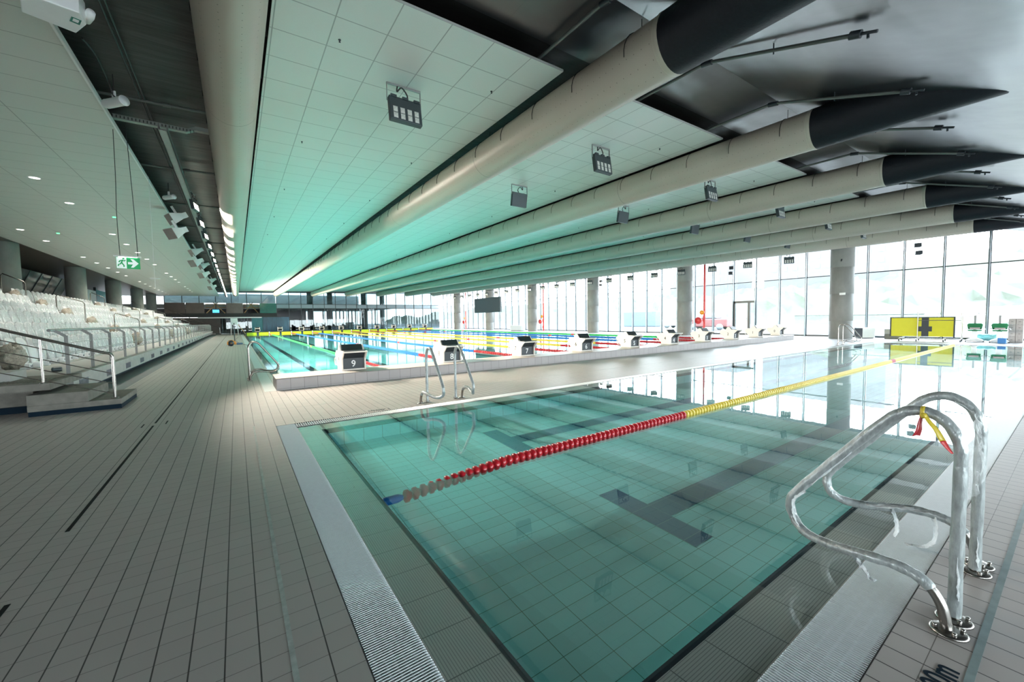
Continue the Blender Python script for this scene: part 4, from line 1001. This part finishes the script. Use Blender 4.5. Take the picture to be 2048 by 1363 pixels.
vt = MB(); vt.box(0, .006, 0, .55, 0, .145)
for q in range(8): vt.box(.006, .014, .03 + q * .066, .045 + q * .066, .01, .135)
vent = vt.build('vent_grille', mat('vent_grey', (.17, .18, .2), .5))
first = True
while y < 60:
    o = vent if first else vent.copy()
    if not first: COL.objects.link(o)
    first = False; o.location = (-2.44, y, .215); tag(o, 'grey vent grille in the stand front, %s from the near end' % ORD[min(i, 29)], 'vent', 'vents along the stand front'); y += 1.9; i += 1
# near steps beside the deck
b = MB(); b.box(-2.63, -1.60, 8.98, 10.2, .07, .16); b.box(-2.63, -1.98, 8.98, 10.2, .16, .325)

st = b.build('concrete_steps', M['conc'], bevel=.008); tag(st, 'raw concrete steps with navy base leading up to the stands', 'steps')
MB().box(-2.622, -1.606, 8.985, 10.195, 0, .08).build('navy_base', M['navyline'], st)
S('baseboard_left', MB().box(-6, -2.7, 9.50, 9.56, 0, .10), M['navyline']); S('wall_left_low', MB().box(-6.0, -2.72, 9.56, 10.2, 0, .38), M['conc'])
S('wall_left_block', MB().box(-6, -3.0, 9.75, 10.35, .485, .63), M['conc_l'])
b = MB()
for i in range(26):
    for j in range(9): b.lathe([(0, .006), (.008, .005), (.012, 0)], (-3.85 + .052 * i + .0, 9.35 + .062 * j + (.02 * (i % 2)), .486), 6)
tag(b.build('tactile_studs', M['steel']), 'field of small shiny tactile studs at the head of the steps', 'tactile paving', kind='stuff')
# handrail of the steps
r = empty('stair_handrail', (0, 0, 0), 0, label='steel handrail with four bars beside the near steps', cat='handrail')
A = lambda x, z: (x, 9.12, z)
MB().tube(smooth_path([A(-1.70, .16), A(-1.70, .5), A(-1.70, .83)], 2) + smooth_path([A(-1.705, .86), A(-1.73, .895), A(-1.80, .915)], 4) + [A(-2.0, .99), A(-5.5, 2.33)], .022, 12).build('top_rail', M['steel'], r)
for k in range(4):
    d = .17 + .165 * k
    z0 = .915 - d + .0; MB().tube([A(-1.70, z0 - .02), A(-5.5, z0 + 1.40)], .0075, 8).build('bar', M['steel'], r)
MB().tube([A(-2.48, .485), A(-2.48, 1.17)], .016, 10).build('post', M['steel'], r); MB().tube([A(-4.2, .485), A(-4.2, 1.82)], .016, 10).build('post', M['steel'], r)
for x, z in ((-1.70, .16), (-2.48, .485)): MB().lathe([(0, 0), (.05, 0), (.05, .006), (.018, .012), (.0, .013)], A(x, z), 16).build('foot_flange', M['steel'], r)
# front guardrail
r = empty('guardrail', (0, 0, 0), 0, label='long steel guardrail with flat posts along the front of the stands', cat='guardrail')
MB().tube([(-2.72, 10.4, 1.285), (-2.72, 61.0, 1.285)], .026, 10).build('top_rail', M['steel_d'], r)
for z in (1.05, .87, .69): MB().tube([(-2.57, 10.65, z), (-2.57, 61, z)], .007, 6).build('bar', M['steel_d'], r)
pb = MB().box(-.026, .026, -.006, .006, 0, .70); pb.obox((-.075, 0, .745), (-.07, 0, .055), (0, .006, 0), (.013, 0, .02)); post = pb.build('post', M['alu'], r)
post.location = (-2.57, 10.62, .485)
for k in range(1, 34): c = post.copy(); COL.objects.link(c); c.location = (-2.57, 10.62 + 1.52 * k, .485)
# aisle rails
pn = 0
for ai, ya in enumerate(AIS):
    for j, ((xa, za), (xb, zb)) in enumerate((((-7.42, 3.45), (-6.80, 3.15)), ((-6.0, 2.66), (-5.2, 2.36)), ((-4.33, 1.90), (-3.54, 1.62)))):
        yy = ya - .05
        if ai == 0: continue
        p = [(xa, yy, za - .85), (xa, yy, za - .08), (xa + .05, yy, za - .01), (xb - .05, yy, zb + .01), (xb, yy, zb - .08), (xb, yy, zb - .80)]
        path = [Vector(p[0])] + smooth_path(p[1:3], 1) + smooth_path(p[3:5], 1) + [Vector(p[5])]
        pn += 1
        tag(MB().tube(path, .019, 10).build('aisle_handrail', M['steel']), 'bent steel handrail in %s aisle of the stands, %s section' % (ORD[ai], ('upper', 'middle', 'lower')[j]), 'handrail', 'aisle handrails in the stands')
# end rails by the far stair
r = empty('stair_handrail', (0, 0, 0), 0, label='long sloping handrail at the far end of the stands', cat='handrail')
for k in range(5): MB().tube([(-6.9, 62, 3.33 - .17 * k), (-2.75, 62, 1.22 - .17 * k)] if k < 5 else [], .022 if k == 0 else .01, 8).build('bar', M['steel'], r)
for k in range(5): MB().tube([(-2.75, 62, 1.22 - .2 * k), (-1.75, 62, .90 - .2 * k)], .022 if k == 0 else .01, 8).build('bar', M['steel'], r)
MB().tube([(-1.73, 62, .9), (-1.73, 62, 0)], .022, 8).build('post', M['steel'], r)
b = MB()
for i in range(8): b.box(-2.2 - .6 * (i + 1), -2.2 - .6 * i, 61.3, 63.5, 0, .2 + .3 * i)
S('floor_far_stair', b, M['conc'])
tag(MB().obox((-2.9, 11.35, .53), (.07, .02, 0), (-.03, .12, 0), (0, 0, .04)).build('grey_shoe_cover', M['lampg'], bevel=.03), 'small dark grey bundle lying behind the guardrail', 'bundle')

# seats
def oval(w_, h_, n=14, pw=2.6):
    return [(w_ / 2 * math.copysign(abs(math.cos(a)) ** (2 / pw), math.cos(a)), h_ / 2 * math.copysign(abs(math.sin(a)) ** (2 / pw), math.sin(a))) for a in [2 * math.pi * i / n for i in range(n)]]
def shell(w_, h_, th, zc, y0, lean, curve, n=14, jit=0, seed=0, rings=(1, .72, .38)):
    """oval shell standing across local x, facing +x world after rotation; local: width = y axis, thickness = x"""
    q = random.Random(seed); v = []; f = []; nr = len(rings)
    for side in (1, -1):
        for ri, k in enumerate(rings):
            for (a, c) in oval(w_ * k, h_ * k, n):
                bulge = curve * (1 - (a / (w_ / 2)) ** 2)
                x = y0 + side * th * (.45 + .55 * (1 - k)) - bulge + lean * c
                v.append((x + q.uniform(-jit, jit), a + q.uniform(-jit, jit) * .6, zc + c + q.uniform(-jit, jit) * .6))
        v.append((y0 + side * th - curve, 0, zc))
    per = nr * n + 1
    for s_ in (0, 1):
        o = s_ * per
        for ri in range(nr - 1): f += [(o + ri * n + i, o + ri * n + (i + 1) % n, o + (ri + 1) * n + (i + 1) % n, o + (ri + 1) * n + i) for i in range(n)]
        f += [(o + (nr - 1) * n + i, o + (nr - 1) * n + (i + 1) % n, o + per - 1) for i in range(n)]
    f += [(i, (i + 1) % n, per + (i + 1) % n, per + i) for i in range(n)]
    return MB().add(v, f, 0, True)
def make_seat(detail=True, wrapped=True, seed=1):
    r = empty('stadium_seat', (0, 0, 0))
    shell(.45, .52, .018, .42, -.14, -.12, .05).build('backrest', M['white'], r)
    shell(.41, .42, .022, .30, .0, -.10, .03).build('seat_pan', M['white'], r)
    MB().box(-.10, .10, -.07, .07, .0, .13).build('mounting_bracket', M['white'], r, bevel=.01)
    b = MB(); b.box(.100, .104, -.045, -.015, .05, .09); b.box(.100, .104, .02, .035, .04, .1); b.build('bracket_holes', M['dgrey'], r)
    if wrapped:
        shell(.462, .61, .05, .36, -.03, -.14, .02, 16, .011, seed, (1, .85, .6, .3)).build('plastic_wrap', M['film'], r)
    return r
seatA = [make_seat(True, True, s_) for s_ in range(4)]; seatB = make_seat(True, False)
cand = []
for i in range(6):
    edges = [10.9] + AIS + [YE[i] + .6]
    for s_ in range(5):
        y0 = edges[s_] + (.6 if s_ else 0) + .25; y1 = edges[s_ + 1] - .6
        y = y0
        if s_ == 0 and i == 0: continue
        while y < y1: cand.append((i, s_, y)); y += .5
# row one: bare seats beside the steps then wrapped ones
y = 11.55
extra = []
while y < 12.1: y += .5
cand = [c for c in cand if not (c[0] == 0 and c[1] == 0)]
cand += [(0, 1, y_) for y_ in []]
def vis(c):
    i, s_, y = c; x = RXs[i]
    d = Vector((x, y, ZR[i] + .4 - 1.35)); u = 1024 + 796.4 * d.dot(Rt) / d.dot(F)
    return u > -20
cand = [c for c in cand if vis(c)]
cand.sort(key=lambda c: (c[2] ** 2 + RXs[c[0]] ** 2))
near, far_ = cand[:300], cand[300:]
secn = ['before the first aisle', 'between the first and second aisles', 'between the second and third aisles', 'between the third and last aisles', 'beyond the last aisle']
for n_, (i, s_, y) in enumerate(near):
    bare = (i == 0 and s_ == 1 and y < 13.4)
    o = copy_tree(seatB if bare else seatA[n_ % 4]); o.location = (RXs[i], y, ZR[i]); o.rotation_euler = (0, 0, rnd.uniform(-.04, .04))
    if bare: tag(o, 'bare white folding seat in the front row without film', 'seat', 'bare seats in the front row')
    else: tag(o, 'white folding seat wrapped in clear film, %s row up, %s' % (ORD[i], secn[s_]), 'seat', 'wrapped seats, %s row, %s' % (ORD[i], secn[s_]))
b = MB()
for (i, s_, y) in far_:
    for tmpl in (seatA[0].children[0], seatA[0].children[1]):
        me = tmpl.data; b.add([(vv.co.x + RXs[i], vv.co.y + y, vv.co.z + ZR[i]) for vv in me.vertices], [tuple(p.vertices) for p in me.polygons], 0, True)
if far_: tag(b.build('stadium_seats_distant', M['white']), 'distant wrapped white seats filling far end of the stands', 'seats', kind='stuff')
for t_ in seatA + [seatB]:
    for c in list(t_.children): bpy.data.objects.remove(c)
    bpy.data.objects.remove(t_)
# crumpled brown film on seat ends by the aisles
def lump(seed, s_=1.0):
    q = random.Random(seed); v = []; f = []; n = 22; m_ = 13
    for j in range(m_):
        for k in range(n):
            th = math.pi * j / (m_ - 1); ph = 2 * math.pi * k / n; rr = .82 + q.uniform(-.13, .13) + .1 * math.sin(ph * 3 + th * 4)
            v.append((.22 * s_ * math.sin(th) * math.cos(ph) * rr, .26 * s_ * math.sin(th) * math.sin(ph) * rr, .30 + .30 * math.cos(th) * rr * s_))
    f = [(j * n + k, j * n + (k + 1) % n, (j + 1) * n + (k + 1) % n, (j + 1) * n + k) for j in range(m_ - 1) for k in range(n)]
    return MB().add(v, f, 0, True)
lm = [lump(s_) for s_ in range(3)]; lms = [x.build('plastic_bundle', M['bprown']) for x in lm]; cnt = 0
for ai, ya in enumerate(AIS):
    for i in range(6):
        if ai == 0 and i > 0: continue
        o = lms[cnt] if cnt < 3 else lms[cnt % 3].copy()
        if cnt >= 3: COL.objects.link(o)
        cnt += 1; o.location = (RXs[i] - .02, ya + .42, ZR[i])
        tag(o, 'crumpled brown plastic bundle at seat row end, %s row, %s aisle' % (ORD[i], ORD[ai]), 'plastic bundle', 'brown plastic bundles by the aisles')

# ------------------------------------------------------------------ concourse behind the stands
S('floor_concourse', MB().box(-16, -8.6, 3, 66, 2.0, 2.24), M['conc_l'])
S('wall_left', MB().box(-13.2, -13, 3, 66, 2.2, 5), M['brown'])
for i, (y0, y1) in enumerate(((48.5, 50.3), (50.5, 52.3), (54.5, 56.3), (56.5, 58.3))):
    r = empty('window_%d' % nwin, (-12.98, y0, 2.4), kind='structure'); nwin += 1
    MB().box(0, .03, 0, y1 - y0, 0, 2.4).build('glass', mat('glowing_pane', (.6, .75, .85), .2, emit=(.62, .78, .9), es=.9), r); MB().box(0, .06, -.05, .05, 0, 2.4).build('mullion', M['frame'], r)  # opaque panes that glow by emission, in place of daylight behind them
r = empty('commentary_window', (-10.4, 0, 0), 0, label='slanted glazed booth front between the first two rear columns', cat='booth window')
for k in range(5):
    y0 = 34.6 + 1.75 * k
    MB().add([(-.3, y0, 3.35), (-.3, y0 + 1.7, 3.35), (.35, y0 + 1.7, 4.75), (.35, y0, 4.75)], [(0, 1, 2, 3)]).build('pane', mat('booth_glass', (.16, .17, .17), .08, var=.5, scale=.8) if k == 0 else bpy.data.materials['booth_glass'], r)
    MB().tube([(-.28, y0, 3.35), (.37, y0, 4.75)], .03, 6).build('mullion', M['frame'], r)
MB().box(-.35, -.25, 34.5, 43.4, 3.27, 3.35).build('sill', M['steel_d'], r)
S('wall_booth', MB().box(-11.2, -10.8, 33.5, 44, 2.2, 4.95), M['brown'])
tag(MB().box(-10.35, -10.0, 33.7, 34.2, 2.24, 4.93).build('red_post', mat('dark_red', (.22, .02, .015), .5)), 'dark red square post left of the slanted booth', 'post')
S('wall_partition', MB().box(-10.2, -10.0, 45.8, 49.6, 2.24, 4.4), M['white'])
r = empty('door_2', (-10.1, 49.8, 2.24), kind='structure'); MB().box(-.05, .05, 0, 3.3, 0, 2.3).build('glass', M['tealp'], r); MB().box(-.07, .07, -.1, .1, 0, 2.5).build('door_frame', M['frame'], r)
# ------------------------------------------------------------------ cleaner on the left deck, chair
r = empty('floor_cleaner', (-.30, 29.6, 0), R(10), label='small orange wheeled cleaning machine on the left deck', cat='cleaning machine'); r.scale = (.72, .72, .9)
MB().prism([(-.28, .1), (-.25, .32), (.0, .42), (.30, .30), (.36, .1)], 'y', -.22, .22).build('body', M['orange'], r, bevel=.04)
for s_ in (-.25, .25): MB().lathe([(.05, -.05), (.19, -.05), (.20, -.03), (.20, .03), (.19, .05), (.05, .05)], (-.05, s_, .2), 20, axis='y').build('wheel', M['black'], r)
MB().tube([(.25, 0, .25), (.26, 0, 1.55)], .035, 8).build('handle_post', M['lampg'], r); MB().box(.35, .8, -.15, .15, .08, .2).build('pump', mat('pump_blue', (.08, .13, .22), .5), r, bevel=.03)
MB().tube([(.18, 0, 1.3), (.36, 0, 1.3)], .03, 8).build('handle_grip', M['lampg'], r)
tag(MB().tube(smooth_path([(.5, 29.7, .02), (.15, 33, .015), (-.1, 40, .015), (.1, 48, .015)], 6), .012, 6).build('black_hose', M['hoses']), 'thin dark hose trailing over the deck from the cleaner', 'hose')
r = empty('lifeguard_chair', (-.2, 58.5, 0), R(0), label='white high chair standing at the far left corner of pool', cat='chair')
for sx in (-.3, .3):
    for sy in (-.3, .3): MB().tube([(sx * 1.2, sy * 1.2, 0), (sx, sy, 1.3)], .03, 6).build('leg', M['white'], r)
MB().box(-.35, .35, -.35, .35, 1.25, 1.32).build('seat', M['white'], r); MB().box(-.35, .35, .28, .35, 1.3, 2.0).build('backrest', M['white'], r)
MB().tube([(.4, 0, 1.25), (1.1, -.3, .05)], .03, 6).build('ladder_rail', M['timber'], r)

# ------------------------------------------------------------------ outside
def ground_mat():
    t = NT('outside_ground'); v, o = t.obj(); n = t.noise(v, .12, 5)
    return t.done(t.pbsdf(**{'Base Color': t.mix(n, (.07, .064, .06), (.10, .092, .086)), 'Roughness': .9}).outputs[0])
S('ground_outside', MB().quad((29.8, -60, -.25), (400, -60, -.25), (400, 300, -.25), (29.8, 300, -.25)), ground_mat())
S('ground_behind', MB().quad((-60, 90, -.25), (29.8, 90, -.25), (29.8, 300, -.25), (-60, 300, -.25)), ground_mat())
def leaf_mat():
    t = NT('tree_leaves'); v, o = t.obj()
    a = t.noise(v, .11, 3, .6); b2 = t.noise(v, .9, 4, .75)
    c = t.mix(b2, (.048, .055, .034), (.098, .100, .078)); c = t.mix(t.math('MULTIPLY', a, .7), c, (.080, .086, .070))
    return t.done(t.pbsdf(**{'Base Color': c, 'Roughness': .9, 'Specular IOR Level': .1}).outputs[0])
M['leaf'] = leaf_mat()
q = random.Random(5); b = MB(); nx, ny = 84, 190; v = []
for j in range(ny):
    for i in range(nx):
        x = 78 + 1.9 * i + q.uniform(-.8, .8); y = -50 + 1.75 * j + q.uniform(-.7, .7); t_ = i / (nx - 1)
        h = (t_ ** .9) * (13 + 9 * math.exp(-((y - 10) / 50) ** 2)) + 1.3 * math.sin(x * .23 + 1.7 * math.sin(y * .11)) + 1.2 * math.sin(y * .31 + x * .09)
        e_ = min(1, i / 8); v.append((x, y, h * e_ + q.uniform(-.9, .9) * e_ + .8 * e_ - .4 * (1 - e_)))
b.add(v, [(j * nx + i, j * nx + i + 1, (j + 1) * nx + i + 1, (j + 1) * nx + i) for j in range(ny - 1) for i in range(nx - 1)], 0, True)
tag(b.build('woodland', M['leaf']), 'pale green woodland on the hillside beyond the windows', 'trees', kind='stuff')
# buildings and site clutter, very pale through the glass
pane_m = mat('far_window_pane', (.078, .080, .084), .5)
def bld(x, y, w_, d, h, m, lb):
    r = empty('apartment_building', (x, y, -.25), 0, label=lb, cat='building'); MB().box(0, w_, 0, d, 0, h).build('walls', m, r)
    b = MB()
    for fl_ in range(int(h // 3)):
        for k in range(int(d // 3)): b.box(-.05, .0, 1 + 3 * k, 2.3 + 3 * k, 1 + 3 * fl_, 2.4 + 3 * fl_)
    b.build('windows', pane_m, r)
bld(150, 32, 12, 32, 26, mat('far_render', (.088, .088, .088), .8), 'pale high apartment building behind the trees, seen left of the large column')
bld(165, 80, 12, 30, 22, bpy.data.materials['far_render'], 'pale apartment building in the distance behind the standpipe')
def box_thing(name, x, y, w_, d, h, m, lb, cat, wheels=False):
    r = empty(name, (x, y, -.25), R(8), label=lb, cat=cat); MB().box(-w_ / 2, w_ / 2, -d / 2, d / 2, .35 if wheels else 0, h).build('body', m, r, bevel=.12)
    if wheels:
        MB().box(-w_ / 2 + .1, w_ / 2 - .1, -d / 4, d / 4, h, h + .6).build('cab', M['glassd'] if False else M['fin'], r, bevel=.15)
        for sy in (-d / 3, d / 3):
            for sx in (-w_ / 2, w_ / 2): MB().lathe([(0, -.12), (.36, -.12), (.36, .12), (0, .12)], (sx, sy, .36), 14, axis='x').build('wheel', M['fin'], r)
pale_red = mat('pale_red', (.16, .06, .055), .6); pale_blue = mat('pale_blue', (.08, .12, .15), .6)
box_thing('parked_van', 46, 25.5, 2, 4.6, 1.3, pale_red, 'pale red vehicle outside the windows left of the door', 'vehicle', True)
box_thing('parked_van', 52, 33, 2, 4.6, 1.2, M['white'], 'white vehicle parked outside behind the red standpipe', 'vehicle', True)
box_thing('site_container', 58, 44, 2.5, 6, 2.6, pale_blue, 'pale blue site container outside behind fifth starting block', 'container')
box_thing('site_container', 44, 17.6, 1, 1, 1.9, M['white'], 'white cabinet standing outside just right of the door', 'container')
r = empty('glass_balustrade', (33, 0, -.25), 0, label='clear balustrade outside the right-hand windows', cat='balustrade')
MB().box(-.01, .01, -4, 12, .1, 1.5).build('glass', M['glass'], r); MB().box(-.03, .03, -4, 12, 1.5, 1.54).build('top_rail', M['fin'], r)

# ------------------------------------------------------------------ closing walls behind the camera
S('wall_back', MB().box(-16, -2.4, -5.3, -5.0, -.3, 3.2), M['conc'])
for k in range(7, 28):  # unseen glazing, added and sized to let in fill light
    x0 = -13 + 1.518 * k; r = empty('window_%d' % nwin, (x0, -5, 0), kind='structure'); nwin += 1
    MB().box(.03, 1.49, -.006, .006, .08, zroof(x0, -5) - .02).build('glass', M['glass'], r); MB().box(-.03, .03, -.05, .05, 0, zroof(x0, -5)).build('mullion', M['frame'], r)
S('wall_left_near', MB().box(-13.2, -13, -5, 3, -.3, 5), M['conc_l'])

# ------------------------------------------------------------------ lights
def portal(loc, rot, sx, sy):
    d = bpy.data.lights.new('window_portal', 'AREA'); d.shape = 'RECTANGLE'; d.size = sx; d.size_y = sy; d.cycles.is_portal = True
    o = bpy.data.objects.new('window_portal', d); COL.objects.link(o); o.location = loc; o.rotation_euler = rot
portal((29.7, 30, 2.8), (0, R(90), 0), 5.6, 74)      # faces -x
portal((17, 65.4, 2.7), (R(-90), 0, 0), 26, 5.6)    # faces -y
portal((13.6, -5.2, 1.2), (R(90), 0, 0), 32, 2.4)
def spot(loc, tgt, e, ang, col, rad=.12, blend=.6):
    d = bpy.data.lights.new('lamp_light', 'SPOT'); d.energy = e; d.spot_size = R(ang); d.spot_blend = blend; d.color = col; d.shadow_soft_size = rad
    o = bpy.data.objects.new('lamp_light', d); COL.objects.link(o); o.location = loc
    o.rotation_euler = (Vector(tgt) - Vector(loc)).to_track_quat('-Z', 'Y').to_euler(); return o
for k_, yy in enumerate((12.2, 14.6, 16.6)): spot((-.65, yy, 4.2), (3.2 + 1.6 * k_, 7.4, 0), 1300, 62, (1.0, .88, .74), .06, .8)  # extra spots besides the beam's floodlights, added for the warm patch on the deck
for (x, y, z) in spots: spot((x, y, z - .28), (x + 11, y + .2, 0), 1500, 100, (1.0, .90, .76), .06, .12)
for x, y in lights:
    if y < 60: spot((x, y, 4.72), (x, y, 0), 130, 130, (1.0, .93, .82), .08)
